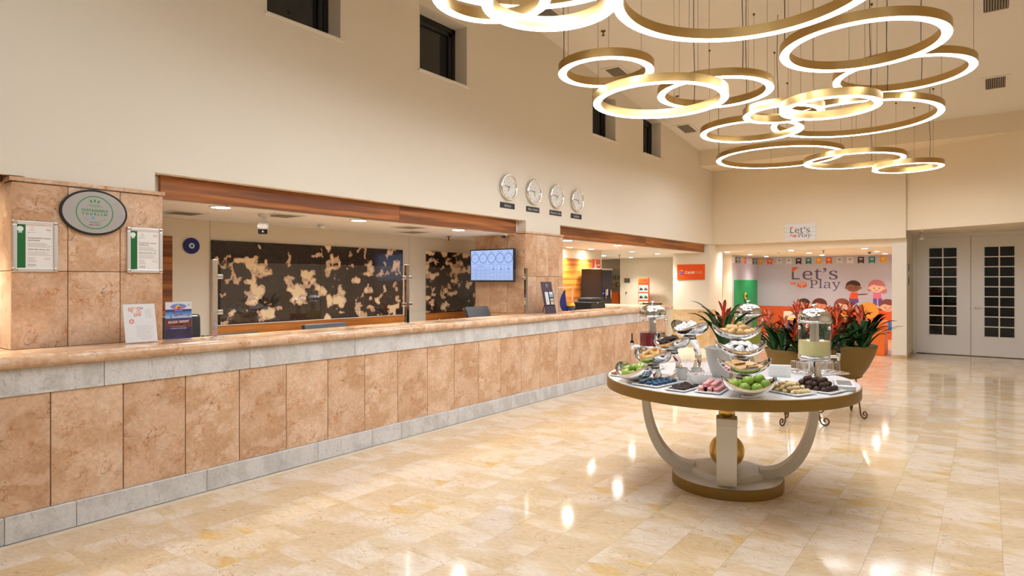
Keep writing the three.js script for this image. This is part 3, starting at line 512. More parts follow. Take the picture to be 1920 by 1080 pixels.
function cert(z, title, sub, label) {
  const c = thing('certificate_frame', label, 'certificate', [-4.985, 1.753, z], onLeft), w = 0.248, h = 0.332, b = 0.026;
  for (const [x, y, l, v] of [[0, h / 2 - b / 2, w - 0.05, 0], [0, -h / 2 + b / 2, w - 0.05, 0], [-w / 2 + b / 2, 0, h - 0.05, 1], [w / 2 - b / 2, 0, h - 0.05, 1]]) part('rail', xf(rbox(v ? b : l, v ? l : b, 0.014, 0.006, 3), [x, y, 0.008]), M.alu, c);
  for (const sx of [-1, 1]) for (const sy of [-1, 1]) part('corner_cap', xf(rbox(b + 0.004, b + 0.004, 0.016, 0.008, 3), [sx * (w / 2 - b / 2), sy * (h / 2 - b / 2), 0.009]), M.chrome, c);
  part('back_board', xf(new THREE.BoxGeometry(w - 0.02, h - 0.02, 0.006), [0, 0, 0.004]), M.whitePlastic, c);
  printPlane(w - 2 * b + 0.006, h - 2 * b + 0.006, drawTex(512, 720, (g, W, H) => {
    g.fillStyle = '#f1ece4'; g.fillRect(0, 0, W, H); g.fillStyle = '#1f6b33'; g.fillRect(0, 0, 122, H); g.fillStyle = '#e9efe8'; g.beginPath(); g.arc(50, 78, 44, 0, 7); g.fill(); g.fillRect(28, 116, 16, 30); g.fillRect(56, 116, 16, 30); text(g, '\u2713', 50, 78, 'bold 44px sans-serif', '#1f6b33');
    g.strokeStyle = '#c04038'; g.lineWidth = 3; g.beginPath(); g.arc(210, 62, 16, 0, 7); g.stroke(); lines(g, 168, 88, 90, 2, 8, '#c98f88', 3); g.fillStyle = '#3ba7dc'; g.fillRect(150, 126, 18, 14); lines(g, 174, 130, 90, 1, 8, '#8aa', 5); text(g, 'TGA', 436, 82, 'bold 36px sans-serif', '#c0392b');
    text(g, title, 150, 222, 'bold 31px sans-serif', '#2c2b29', 'left'); text(g, sub, 150, 262, 'bold 29px sans-serif', '#2c2b29', 'left'); lines(g, 150, 300, 340, 5, 16, '#a7a29b', 5); text(g, 'SEVEN SEAS HOTEL LIFE', 150, 408, 'bold 27px sans-serif', '#222', 'left'); lines(g, 150, 440, 340, 6, 13, '#b3aea7', 4); lines(g, 150, 540, 130, 5, 18, '#a7a29b', 5); lines(g, 380, 545, 100, 3, 14, '#9fb2c4', 4); lines(g, 150, 650, 130, 3, 14, '#77736d', 5);
  }), c, 0.0075, 0.35);
}
cert(-1.405, 'S\u00fcrd\u00fcr\u00fclebilir Turizm', 'SERT\u0130F\u0130KASI', 'silver framed green edged certificate on the tile beside the pillar corner');
cert(-2.077, 'Sustainable Tourism', 'CERTIFICATE', 'silver framed green edged certificate on the tile beside the walnut fascia');
// acrylic notice, leaning
{
  const a = thing('acrylic_notice', 'leaning clear acrylic stand with a white notice on the counter', 'notice stand', [-4.735, 1.09, -1.957], onLeft);
  const lean = -0.2, sh = new THREE.Group(); sh.name = 'leaning_sheet'; sh.rotation.x = lean; a.add(sh); sh.position.set(0, 0.004, 0.0);
  part('notice', xf(new THREE.BoxGeometry(0.21, 0.27, 0.0008), [0, 0.14, 0.0]), printed(drawTex(512, 660, (g, W, H) => {
    g.fillStyle = '#eceae7'; g.fillRect(0, 0, W, H); const cs = ['#e58f86', '#7fb7cf', '#e6b98f', '#d46a86', '#5fa6b8'];
    for (const [x, y, r] of [[110, 90, 34], [160, 72, 26], [206, 66, 16], [250, 80, 32], [300, 74, 20], [140, 130, 20], [226, 136, 26], [272, 140, 22], [190, 190, 30], [252, 186, 24], [120, 300, 42]]) { g.fillStyle = cs[Math.floor(x + y) % 5]; g.beginPath(); g.arc(x, y, r, 0, 7); g.fill(); g.fillStyle = '#f4eeee'; g.beginPath(); g.arc(x, y, r * 0.4, 0, 7); g.fill(); }
    lines(g, 340, 100, 130, 6, 26, '#a6a3a0', 4); lines(g, 180, 380, 290, 8, 26, '#a8a5a1', 4); lines(g, 240, 590, 200, 2, 20, '#b0aeab', 4);
  }), 0.3), sh);
  part('front_sheet', xf(new THREE.BoxGeometry(0.225, 0.285, 0.003), [0, 0.1425, 0.004]), M.clear, sh);
  part('foot', xf(new THREE.BoxGeometry(0.225, 0.003, 0.09), [0, 0.0015, -0.02]), M.clear, a);
}
{
  const a = thing('poster_stand', 'upright clear stand holding a purple and red music night poster', 'poster stand', [-4.735, 1.09, -2.207], onLeft);
  part('poster', xf(new THREE.BoxGeometry(0.187, 0.272, 0.0008), [0, 0.147, 0]), printed(drawTex(512, 744, (g, W, H) => {
    g.fillStyle = '#e4e2e6'; g.fillRect(0, 0, W, H); const o = g.createLinearGradient(0, 30, 0, 150); o.addColorStop(0, '#3aa4dc'); o.addColorStop(1, '#e05aa8'); g.fillStyle = o; g.beginPath(); g.ellipse(250, 92, 156, 56, 0, 0, 7); g.fill();
    g.fillStyle = '#e8c23a'; g.beginPath(); g.moveTo(180, 128); g.lineTo(240, 44); g.lineTo(320, 128); g.fill(); g.fillStyle = '#c2493a'; g.fillRect(230, 96, 70, 40); lines(g, 412, 40, 88, 3, 20, '#8a8794', 6);
    g.fillStyle = '#2c2277'; g.fillRect(0, 148, W, 42); text(g, 'POOL PARTY', 256, 170, 'bold 26px sans-serif', '#e6e0f4'); const s = g.createLinearGradient(0, 190, 0, 330); s.addColorStop(0, '#1f6fc4'); s.addColorStop(1, '#d5dde8'); g.fillStyle = s; g.fillRect(0, 190, W, 132);
    g.fillStyle = '#8a4a33'; for (const [x, y] of [[180, 220], [300, 252], [210, 272]]) { g.beginPath(); g.ellipse(x, y, 46, 12, -0.15, 0, 7); g.fill(); } g.fillStyle = '#222'; g.fillRect(96, 270, 18, 46); g.fillStyle = '#c9333f'; g.fillRect(440, 240, 18, 60);
    g.fillStyle = '#2c2277'; g.fillRect(0, 322, W, 36); g.fillStyle = '#6d1a22'; g.fillRect(0, 358, W, 150); g.save(); g.translate(256, 398); g.rotate(-0.03); text(g, 'MUSIC NIGHT', 0, 0, 'bold 62px sans-serif', '#f1ece9'); g.restore(); g.fillStyle = '#120c10'; for (let i = 0; i < 5; i++) { g.beginPath(); g.arc(190 + i * 34, 448, 15, 0, 7); g.fill(); } lines(g, 110, 486, 300, 1, 8, '#d9a24a', 7);
    g.fillStyle = '#2c2277'; g.fillRect(0, 508, W, 40); text(g, 'LIVE MUSIC AT POOL AREA', 256, 530, 'bold 24px sans-serif', '#e6e0f4'); g.fillStyle = '#1b1440'; g.fillRect(0, 548, W, 160); g.strokeStyle = '#5747b4'; g.lineWidth = 4; g.beginPath(); g.moveTo(170, 650); g.bezierCurveTo(220, 570, 330, 560, 330, 590); g.bezierCurveTo(330, 620, 220, 630, 170, 650); g.stroke(); text(g, 'K A R A O K E', 260, 686, 'bold 26px sans-serif', '#9b2f92'); g.fillStyle = '#2c2277'; g.fillRect(0, 708, W, 36);
  }), 0.3), a);
  for (const z of [0.003, -0.003]) part('cover_sheet', xf(new THREE.BoxGeometry(0.195, 0.29, 0.002), [0, 0.148, z]), M.clear, a);
  part('foot', xf(new THREE.BoxGeometry(0.195, 0.004, 0.08), [0, 0.002, -0.01]), M.clear, a);
}
// television on the second pillar
{
  const t = thing('television', 'black flat television showing pale blue clock dials on the tiled pillar', 'television', [-5.472, 1.737, -6.9]);
  part('bracket', xf(new THREE.BoxGeometry(0.2, 0.2, 0.09), [0, 0, 0.045]), M.darkGrey, t);
  part('casing', xf(rbox(0.785, 0.455, 0.04, 0.008), [0, 0, 0.11]), M.black, t);
  const tx = drawTex(1024, 580, (g, W, H) => {
    g.fillStyle = '#a9c0f2'; g.fillRect(0, 0, W, H); g.strokeStyle = '#33415f'; ['Antalya', 'London', 'Berlin', 'Moscow', 'Kiev'].forEach((n, i) => { const x = 104 + i * 204; text(g, n, x, 32, '28px sans-serif', '#33415f'); g.lineWidth = 8; g.beginPath(); g.arc(x, 156, 92, 0, 7); g.stroke(); g.lineWidth = 4; g.beginPath(); g.moveTo(x, 156); g.lineTo(x - 46, 160); g.moveTo(x, 156); g.lineTo(x + 2, 186 - i * 14); g.stroke(); for (let k = 0; k < 12; k++) { const a = k / 12 * 6.283; g.fillStyle = '#5a6c96'; g.fillRect(x + 74 * Math.cos(a) - 4, 156 + 74 * Math.sin(a) - 4, 8, 8); } });
    g.lineWidth = 4; g.strokeStyle = '#5f74a8'; g.strokeRect(10, 276, 460, 294); for (let i = 1; i < 5; i++) { g.beginPath(); g.moveTo(10, 276 + i * 59); g.lineTo(470, 276 + i * 59); g.stroke(); } g.beginPath(); g.moveTo(240, 335); g.lineTo(240, 570); g.moveTo(10, 276); g.lineTo(1014, 276); g.moveTo(640, 276); g.lineTo(640, 570); g.moveTo(820, 276); g.lineTo(820, 570); g.stroke();
    text(g, 'Exchange Rates', 240, 306, '26px sans-serif', '#33415f'); ['Currency', 'EUR', 'USD', 'GBP'].forEach((n, i) => { text(g, n, 124, 366 + i * 59, '24px sans-serif', '#33415f'); text(g, ['Rate', '34', '32', '40'][i], 354, 366 + i * 59, '24px sans-serif', '#33415f'); });
    for (let i = 0; i < 3; i++) { const x = 560 + i * 180; text(g, ['24', '25', '26'][i] + '\u00b0', x, 312, 'bold 30px sans-serif', '#5f74a8'); g.fillStyle = '#5f74a8'; g.beginPath(); g.arc(x, 366, 18, 0, 7); g.fill(); lines(g, x - 40, 420, 80, 2, 16, '#7f92c2', 6); lines(g, x - 60, 500, 120, 4, 18, '#8ea0cc', 4); }
  });
  const m = std({ map: tx, color: new THREE.Color(0.02, 0.02, 0.02), emissive: new THREE.Color(0.9, 0.9, 0.9), emissiveMap: tx, roughness: 0.25 });
  part('screen', xf(new THREE.PlaneGeometry(0.745, 0.415), [0, 0.005, 0.1305]), m, t);
  part('maker_mark', xf(new THREE.BoxGeometry(0.04, 0.006, 0.002), [0, -0.217, 0.13]), M.satin, t);
  part('cable_cover', xf(new THREE.BoxGeometry(0.07, 0.022, 0.02), [-0.39, 0.13, 0.03]), M.whitePaint, t);
  const l = new THREE.RectAreaLight(new THREE.Color(0.55, 0.7, 1), 0.5, 0.7, 0.4); l.position.set(0, 0, 0.14); l.rotation.y = Math.PI; t.add(l);
}
// monitors and desk things behind the counter
function monitor(name, label, x, z, w, h, y, yaw, lean) {
  const m = thing(name, label, 'monitor', [x, y, z], yaw); m.rotation.order = 'YXZ';
  const s = new THREE.Group(); s.name = 'screen_unit'; s.rotation.x = lean; s.position.y = 0.09; m.add(s);
  part('back_shell', xf(rbox(w, h, 0.03, 0.012, 2), [0, h / 2, 0]), M.darkGrey, s); part('bezel', xf(rbox(w + 0.006, h + 0.006, 0.012, 0.005, 1), [0, h / 2, -0.018]), M.black, s);
  part('stand', merge([rboxAt(-0.1, 0.1, 0, 0.012, -0.09, 0.09, 0.004), rboxAt(-0.03, 0.03, 0.012, 0.12, -0.02, 0.0, 0.004)]), M.black, m);
}
monitor('desk_monitor', 'black monitor seen from behind below the large stone panel', -5.1, -3.82, 0.5, 0.26, 0.775, Math.PI / 2, -0.35);
monitor('desk_monitor', 'dark monitor whose top edge just clears the counter beside the first chrome post', -5.1, -2.85, 0.5, 0.225, 0.775, Math.PI / 2, -0.3);
monitor('desk_monitor', 'dark grey touch monitor leaning back in front of the television pillar', -5.1, -6.18, 0.44, 0.36, 0.775, Math.PI / 2, -0.42);
{ const c = thing('office_chair', 'black office chair back just showing beside the music night poster', 'chair', [-5.72, 0, -2.62], 1.3);
  part('backrest', xf(rbox(0.44, 0.5, 0.06, 0.03, 3), [0, 0.98, 0], [-0.1, 0, 0]), M.black, c); part('seat', xf(rbox(0.46, 0.08, 0.44, 0.03, 3), [0, 0.48, -0.22]), M.black, c); part('column', cyl(0.03, 0.03, 0.4, 12, 0.06), M.darkGrey, c, [0, 0, -0.22]); part('spine', rod([0, 0.5, 0.0], [0, 0.9, 0.03], 0.02, 8), M.darkGrey, c);
  for (let i = 0; i < 5; i++) part('foot_arm', rod([0, 0.08, -0.22], [0.26 * Math.cos(i * 1.257), 0.03, -0.22 + 0.26 * Math.sin(i * 1.257)], 0.02, 8), M.darkGrey, c); }
{ const w = thing('wire_rack', 'small chrome wire rack behind the counter under the small stone panel', 'rack', [-5.0, 0.775, -5.35], onLeft);
  for (const x of [-0.11, 0.11]) part('hoop', tube([[x - 0.02, 0, 0], [x - 0.025, 0.26, 0], [x, 0.31, 0], [x + 0.025, 0.26, 0], [x + 0.02, 0, 0]], 0.006, 24, 8), M.chrome, w);
  part('cross_wire', rod([-0.11, 0.285, 0], [0.11, 0.285, 0], 0.004), M.chrome, w); }
{ // leaflet stand
  const s = thing('leaflet_stand', 'leaning dark plum leaflet board on the counter by the tiled pillar', 'leaflet stand', [-4.65, 1.09, -7.02], onLeft);
  const b = new THREE.Group(); b.name = 'board_unit'; b.rotation.x = -0.2; s.add(b);
  const plum = std({ color: new THREE.Color(0.065, 0.04, 0.06), roughness: 0.5 });
  part('board', xf(rbox(0.25, 0.43, 0.008, 0.002), [0, 0.216, 0]), plum, b);
  part('crest', xf(new THREE.PlaneGeometry(0.06, 0.06), [0, 0.375, 0.0046]), printed(drawTex(64, 64, g => { g.fillStyle = '#483743'; g.fillRect(0, 0, 64, 64); text(g, 'SEVEN', 32, 14, 'bold 18px sans-serif', '#cfc4c8'); text(g, 'SEAS', 32, 32, 'bold 18px sans-serif', '#cfc4c8'); g.strokeStyle = '#cfc4c8'; g.lineWidth = 4; g.beginPath(); g.arc(32, 44, 12, 0, 3.14); g.stroke(); })), b);
  for (const [x, t] of [[-0.052, 0], [0.056, 1]]) { part('pocket', xf(rbox(0.088, 0.2, 0.01, 0.003), [x, 0.2, 0.006]), M.black, b);
    part('leaflet', xf(new THREE.BoxGeometry(0.08, 0.17, 0.002), [x, 0.205, 0.0125]), printed(drawTex(96, 192, (g, W, H) => { g.fillStyle = '#dedbd8'; g.fillRect(0, 0, W, H); if (t) { g.fillStyle = '#7fb2dd'; g.fillRect(0, 36, W, 44); g.fillStyle = '#2b2620'; g.fillRect(0, 80, W, 24); g.fillStyle = '#c8b48a'; g.fillRect(0, 112, W, 18); g.fillStyle = '#3a3630'; g.fillRect(0, 136, W, 14); g.fillStyle = '#d2a04c'; g.fillRect(0, 160, W, 20); } else lines(g, 14, 20, 68, 10, 16, '#b2aeb0', 4); })), b); }
  part('rear_strut', rod([0, 0.01, -0.14], [0, 0.26, -0.056], 0.006), plum, s);
}
{ // boat trophy in a clear block
  const s = thing('sail_trophy', 'clear framed trophy with a navy sail and striped ball on the counter', 'trophy', [-4.66, 1.09, -7.42], onLeft);
  part('clear_sheet', xf(new THREE.BoxGeometry(0.4, 0.33, 0.006), [0, 0.18, -0.03]), M.clear, s);
  part('frame', merge([box(-0.205, 0.205, 0.34, 0.35, -0.034, -0.024), box(-0.205, -0.195, 0.01, 0.35, -0.034, -0.024), box(0.195, 0.205, 0.01, 0.35, -0.034, -0.024)]), M.whitePaint, s);
  const sh = new THREE.Shape(); sh.moveTo(-0.05, 0.31); sh.bezierCurveTo(-0.2, 0.2, -0.2, 0.09, -0.1, 0.02); sh.lineTo(0.03, 0.015); sh.bezierCurveTo(-0.03, 0.1, -0.035, 0.2, -0.05, 0.31);
  part('sail', new THREE.ExtrudeGeometry(sh, { depth: 0.012, bevelEnabled: false, curveSegments: 24 }), std({ color: new THREE.Color(0.012, 0.022, 0.16), roughness: 0.3 }), s);
  part('striped_ball', xf(new THREE.SphereGeometry(0.068, 28, 20), [0.07, 0.085, 0.02]), printed(drawTex(32, 128, g => { ['#e07a1c', '#e07a1c', '#e8b21c', '#e8c23a', '#7a3a1c', '#2a5fae', '#2a5fae', '#244f9a'].forEach((c, i) => { g.fillStyle = c; g.fillRect(0, i * 16, 32, 16); }); }), 0.25), s);
  part('plinth', xf(rbox(0.36, 0.022, 0.09, 0.003), [0.02, 0.011, 0]), M.clear, s);
}
{ // black drinks machine on a cabinet, printer in front
  const cab = solo('side_cabinet', rboxAt(-6.46, -5.95, 0.0, 0.92, -10.76, -11.26, 0.006), std({ color: new THREE.Color(0.3, 0.18, 0.09), roughness: 0.5 }), 'brown side cabinet under the black drinks machine', 'cabinet');
  const m = thing('drinks_machine', 'tall black drinks machine with lit taps before the timber panel', 'drinks machine', [-6.2, 0.92, -11.0], Math.PI / 2);
  part('body', xf(rbox(0.42, 0.84, 0.46, 0.012), [0, 0.42, 0]), M.black, m); part('glass_front', xf(rbox(0.4, 0.36, 0.01, 0.004), [0, 0.62, 0.232]), std({ color: new THREE.Color(0.02, 0.022, 0.026), roughness: 0.06 }), m);
  part('top_strip', xf(new THREE.BoxGeometry(0.42, 0.03, 0.01), [0, 0.83, 0.233]), M.satin, m);
  for (const [x, y] of [[-0.1, 0.36], [0.1, 0.36], [0.1, 0.1]]) part('tap', merge([xf(rbox(0.03, 0.12, 0.04, 0.01), [x, y, 0.25]), xf(cyl(0.012, 0.012, 0.05, 10), [x, y - 0.1, 0.26])]), M.satin, m);
  part('selector_plate', xf(rbox(0.06, 0.12, 0.012, 0.004), [0, 0.38, 0.236]), M.alu, m);
  const lit = std({ color: 0x220a44, emissive: new THREE.Color(0.22, 0.12, 0.9) });
  for (const [x, y] of [[-0.16, 0.36], [0.16, 0.36], [0.16, 0.1]]) { const g = cyl(0.017, 0.017, 0.008, 14); g.rotateX(Math.PI / 2); part('button_light', g, lit, m, [x, y, 0.231]); }
  const p = thing('printer', 'low black office printer behind the counter below the drinks machine', 'printer', [-5.11, 0.775, -8.8], Math.PI / 2);
  part('body', xf(rbox(0.5, 0.26, 0.38, 0.02), [0, 0.13, 0]), M.black, p); part('scanner_lid', xf(rbox(0.48, 0.16, 0.36, 0.02), [0.0, 0.34, 0]), M.black, p); part('feeder', xf(rbox(0.34, 0.06, 0.28, 0.02), [0.06, 0.45, 0]), M.darkGrey, p); part('lamp_dot', xf(new THREE.SphereGeometry(0.012, 10, 8), [-0.02, 0.4, 0.18]), M.satin, p);
}
// signs of the passage
function flatSign(name, label, w, h, t, pos, turn, tex, edge = M.whitePlastic, cat = 'sign') { const s = thing(name, label, cat, pos, turn); part('board', xf(new THREE.BoxGeometry(w, h, t), [0, 0, t / 2]), edge, s); printPlane(w, h, tex, s, t + 0.0008, 0.45); return s; }
flatSign('arrow_sign', 'small orange sign with white figures and arrow beside the timber panel', 0.33, 0.2, 0.012, [-6.499, 1.87, -11.5], onLeft, drawTex(256, 180, (g, W, H) => { g.fillStyle = '#e2571c'; g.fillRect(0, 0, W, H); g.fillStyle = '#fff'; g.beginPath(); g.moveTo(90, 24); g.lineTo(64, 120); g.lineTo(80, 120); g.lineTo(40, 164); g.lineTo(120, 164); g.lineTo(112, 120); g.fill(); g.beginPath(); g.arc(90, 34, 14, 0, 7); g.fill(); g.beginPath(); g.arc(132, 104, 10, 0, 7); g.fill(); g.fillRect(122, 116, 22, 44); g.fillRect(164, 98, 40, 16); g.beginPath(); g.moveTo(200, 80); g.lineTo(232, 106); g.lineTo(200, 132); g.fill(); }), M.orange);
flatSign('internet_sign', 'grey board lettered Internet Corner on the brown wall', 1.1, 0.62, 0.02, [-8.75, 1.56, -16.999], 0, drawTex(512, 288, (g, W, H) => { g.fillStyle = '#aaa498'; g.fillRect(0, 0, W, H); g.strokeStyle = '#8a8478'; g.lineWidth = 3; for (const y of [60, 140, 220]) { g.beginPath(); g.moveTo(0, y); g.lineTo(W, y); g.stroke(); } text(g, 'internet', 60, 110, 'bold 96px serif', '#2b2620', 'left'); g.fillStyle = '#b8402a'; g.fillRect(66, 58, 18, 22); text(g, 'Corner', 170, 216, 'bold 92px serif', '#2b2620', 'left'); g.fillStyle = '#b8552a'; g.beginPath(); g.moveTo(70, 200); g.lineTo(150, 200); g.lineTo(110, 250); g.fill(); }));
solo('orange_screen', rboxAt(-9.35, -8.62, 0.0, 1.19, -16.6, -16.63, 0.004), M.orange, 'free standing orange screen in the internet corner', 'screen panel');
{ const t = thing('rental_totem', 'upright orange car rental totem with photographs of cars', 'totem', [-7.47, 0, -15.85]);
  part('body', xf(rbox(0.31, 1.605, 0.05, 0.004), [0, 0.8025, 0]), M.orange, t);
  printPlane(0.3, 1.58, drawTex(300, 1580, (g, W, H) => { g.fillStyle = '#dd5a22'; g.fillRect(0, 0, W, H); text(g, 'OSCAR', 150, 62, 'bold 60px sans-serif', '#3b2a24'); text(g, 'RENT A CAR', 150, 138, 'bold 50px sans-serif', '#3b2a24'); for (let r = 0; r < 6; r++) for (let k = 0; k < 2; k++) { const x = 14 + k * 140, y = 190 + r * 220; g.fillStyle = '#e8e4de'; g.fillRect(x, y, 132, 180); g.fillStyle = k ? '#55524e' : '#2f2d2b'; g.beginPath(); g.ellipse(x + 66, y + 110, 52, 30, 0, 0, 7); g.fill(); g.beginPath(); g.ellipse(x + 60, y + 82, 32, 22, 0, 0, 7); g.fill(); g.fillStyle = '#9a968f'; g.fillRect(x + 40, y + 76, 36, 14); g.fillStyle = '#111'; g.beginPath(); g.arc(x + 34, y + 136, 13, 0, 7); g.arc(x + 98, y + 136, 13, 0, 7); g.fill(); if (r === 2) { g.fillStyle = '#1f8f78'; g.fillRect(x, y + 150, 132, 30); } } }), t, 0.0258, 0.4).position.y = 0.8025; }
flatSign('door_plaque', 'small bronze plaque on the pale passage wall', 0.17, 0.12, 0.01, [-8.147, 1.53, -16.199], 0, drawTex(128, 90, (g, W, H) => { g.fillStyle = '#6f6455'; g.fillRect(0, 0, W, H); g.strokeStyle = '#3c352b'; g.lineWidth = 6; g.strokeRect(6, 6, W - 12, H - 12); lines(g, 26, 30, 80, 3, 14, '#2d2821', 5); }), M.ironGold);
{ const k = cyl(0.022, 0.022, 0.03, 14); k.rotateX(Math.PI / 2); solo('metal_stud', k, M.satin, 'small round metal stud on the pale passage wall below the plaque', 'stud', [-8.17, 1.19, -16.199]); }
flatSign('coral_sign', 'orange Coral Club sign with a striped round emblem on the pier', 0.656, 0.352, 0.012, [-5.427, 1.725, -13.998], 0, drawTex(768, 412, (g, W, H) => { g.fillStyle = '#ea5407'; g.fillRect(0, 0, W, H); g.save(); g.beginPath(); g.arc(126, 212, 66, 0, 7); g.clip(); g.fillStyle = '#f5a24a'; g.fillRect(50, 146, 150, 40); g.fillStyle = '#d43a3a'; g.fillRect(50, 186, 150, 34); g.fillStyle = '#7d86d8'; g.fillRect(50, 220, 150, 30); g.fillStyle = '#2f4fae'; g.fillRect(50, 250, 150, 30); g.restore(); text(g, 'Coral', 222, 214, 'bold 104px sans-serif', '#fff2e8', 'left'); text(g, 'club', 500, 214, '104px sans-serif', '#f0a87c', 'left'); }), M.orange);
flatSign('red_notice', 'red notice panel in the gap beside the play room post', 0.3, 0.56, 0.01, [-5.5, 1.33, -16.199], 0, drawTex(64, 128, (g, W, H) => { g.fillStyle = '#c8402c'; g.fillRect(0, 0, W, H); g.fillStyle = '#e8e2d8'; g.fillRect(30, 62, 30, 44); g.fillStyle = '#222'; g.beginPath(); g.arc(44, 84, 9, 0, 7); g.fill(); }));
// small metal plates in the door recess
for (const [y, w] of [[1.79, 'upper'], [1.53, 'lower']]) { const s = thing('pictogram_plate', 'small grey metal pictogram plate in the door recess, ' + w + ' of two', 'sign', [-1.249, y, -14.72], onLeft); part('plate', xf(rbox(0.2, 0.2, 0.006, 0.002), [0, 0, 0.003]), M.satin, s); part('figure', merge([xf(cyl(0.02, 0.02, 0.004, 14).rotateX(Math.PI / 2), [-0.03, 0.05, 0.006]), xf(new THREE.BoxGeometry(0.05, 0.09, 0.004), [-0.03, -0.02, 0.008]), xf(new THREE.BoxGeometry(0.015, 0.13, 0.004), [0.04, 0, 0.008])]), M.ironGold, s); }
// dark chair in the passage
{ const c = thing('passage_chair', 'dark wooden chair in the passage beyond the counter end', 'chair', [-6.05, 0, -13.2], 0.3);
  const dk = std({ color: new THREE.Color(0.035, 0.022, 0.014), roughness: 0.4 });
  for (const sx of [-1, 1]) for (const sz of [-1, 1]) part('leg', rod([sx * 0.21, 0, sz * 0.21], [sx * 0.2, sz < 0 ? 1.02 : 0.46, sz * 0.2], 0.02, 8), dk, c);
  part('seat', xf(rbox(0.46, 0.06, 0.46, 0.015), [0, 0.47, 0]), dk, c); part('backrest', xf(rbox(0.44, 0.14, 0.03, 0.01), [0, 0.95, -0.2]), dk, c); part('back_rail', xf(rbox(0.42, 0.05, 0.025, 0.01), [0, 0.7, -0.2]), dk, c); }
// ================= REFRESHMENT TABLE =================
const TC = V(-1.567, 0, -4.759), TY = 0.80, TTURN = YAW - 0.329;
{
  const t = thing('round_table', 'round white table with gold rim, curved white legs and gold balls', 'table', [TC.x, 0, TC.z], TTURN);
  part('base_rim', lathe([[0, 0.0], [0.398, 0.0], [0.4, 0.004], [0.4, 0.074], [0.394, 0.078], [0, 0.078]], 72), M.bronze, t);
  part('base_top', cyl(0.392, 0.39, 0.004, 72, 0.0775), M.whitePaint, t);
  const hub = cyl(0.27, 0.265, 0.042, 8, 0.081); hub.rotateY(Math.PI / 8); part('hub', hub, M.whitePaint, t);
  // curved legs: an arched band cut in the plane of the leg
  const leg = (r0, r1, yTop, th, dep) => {
    const s = new THREE.Shape(), N = 24, out = [], inn = [];
    for (let i = 0; i <= N; i++) { const a = i / N * Math.PI / 2, x = r0 + (r1 - r0) * Math.sin(a) ** 0.9, y = 0.10 + (yTop - 0.10) * (1 - Math.cos(a)) ** 1.0; out.push([x + th * 0.75 * (1 - i / N * 0.4), y - (1 - i / N) * 0.015]); inn.push([x - th * 0.35, y + (1 - i / N) * 0.04]); }
    s.moveTo(r0 - 0.02, 0.081); s.lineTo(r0 + 0.075, 0.081); s.quadraticCurveTo(r0 + 0.085, 0.11, out[4][0], out[4][1]); out.slice(5).forEach(p => s.lineTo(...p)); inn.reverse().forEach(p => s.lineTo(...p)); s.closePath();
    const g = new THREE.ExtrudeGeometry(s, { depth: dep, bevelEnabled: true, bevelSize: 0.003, bevelThickness: 0.003, bevelSegments: 1 }); g.translate(0, 0, -dep / 2); return g;
  };
  const side = leg(0.25, 0.60, 0.69, 0.055, 0.11), fr = leg(0.25, 0.60, 0.565, 0.055, 0.125);
  part('leg', side, M.whitePaint, t); part('leg', side, M.whitePaint, t, [0, 0, 0], [0, Math.PI, 0]);
  for (const r of [-Math.PI / 2, Math.PI / 2]) {
    part('leg', fr, M.whitePaint, t, [0, 0, 0], [0, r, 0]);
    const q = r < 0 ? 1 : -1; part('leg_cap', xf(rbox(0.132, 0.06, 0.13, 0.004), [0, 0.596, q * 0.61]), M.whitePaint, t);
    part('small_gold_ball', new THREE.SphereGeometry(0.05, 32, 20), M.goldBall, t, [0, 0.673, q * 0.61]);
  }
  part('cross_beam', xf(rbox(1.58, 0.045, 0.11, 0.006), [0, 0.699, 0]), M.whitePaint, t);
  part('large_gold_ball', new THREE.SphereGeometry(0.127, 48, 32), M.goldBall, t, [0, 0.249, 0]);
  part('top_rim', lathe([[0, 0.722], [0.891, 0.722], [0.893, 0.726], [0.893, 0.794], [0.889, 0.798], [0, 0.798]], 128), M.bronze, t);
  part('table_top', muv(cyl(0.884, 0.882, 0.004, 128, 0.796), 1), M.tableTop, t);
}
const onT = (px, py) => at(px, py, 'y', TY);
// ---- boat bowls ----
function boatBowl(a = 0.168, b = 0.112) {
  const shell = (k, flip) => new ParametricGeometry((u, v, t) => {
    const th = u * Math.PI * 2, c = Math.cos(th), s = Math.sin(th), rim = 0.062 + 0.066 * Math.pow(Math.abs(c), 2.0), r = Math.pow(Math.sin(v * Math.PI / 2), 0.85), q = flip ? 0.0025 : 0;
    const yy = 0.014 + (rim - 0.014) * Math.pow(v, 1.7) + q * (1 - v * v); t.set((a - q) * r * c, yy, (b - q) * r * s);
  }, 64, 14);
  const o = shell(0, false), i = shell(0, true); const ix = i.index.array; for (let k = 0; k < ix.length; k += 3) { const x = ix[k]; ix[k] = ix[k + 1]; ix[k + 1] = x; } i.computeVertexNormals();
  return merge([i, o]);
}
const bowlGeo = boatBowl(); const bowlMat = std({ color: new THREE.Color(0.80, 0.79, 0.77), metalness: 1, roughness: 0.07, side: THREE.DoubleSide });
const footGeo = lathe([[0.0, 0.0], [0.048, 0.0], [0.05, 0.004], [0.046, 0.014], [0.03, 0.018], [0, 0.018]], 32);
const towers = {};
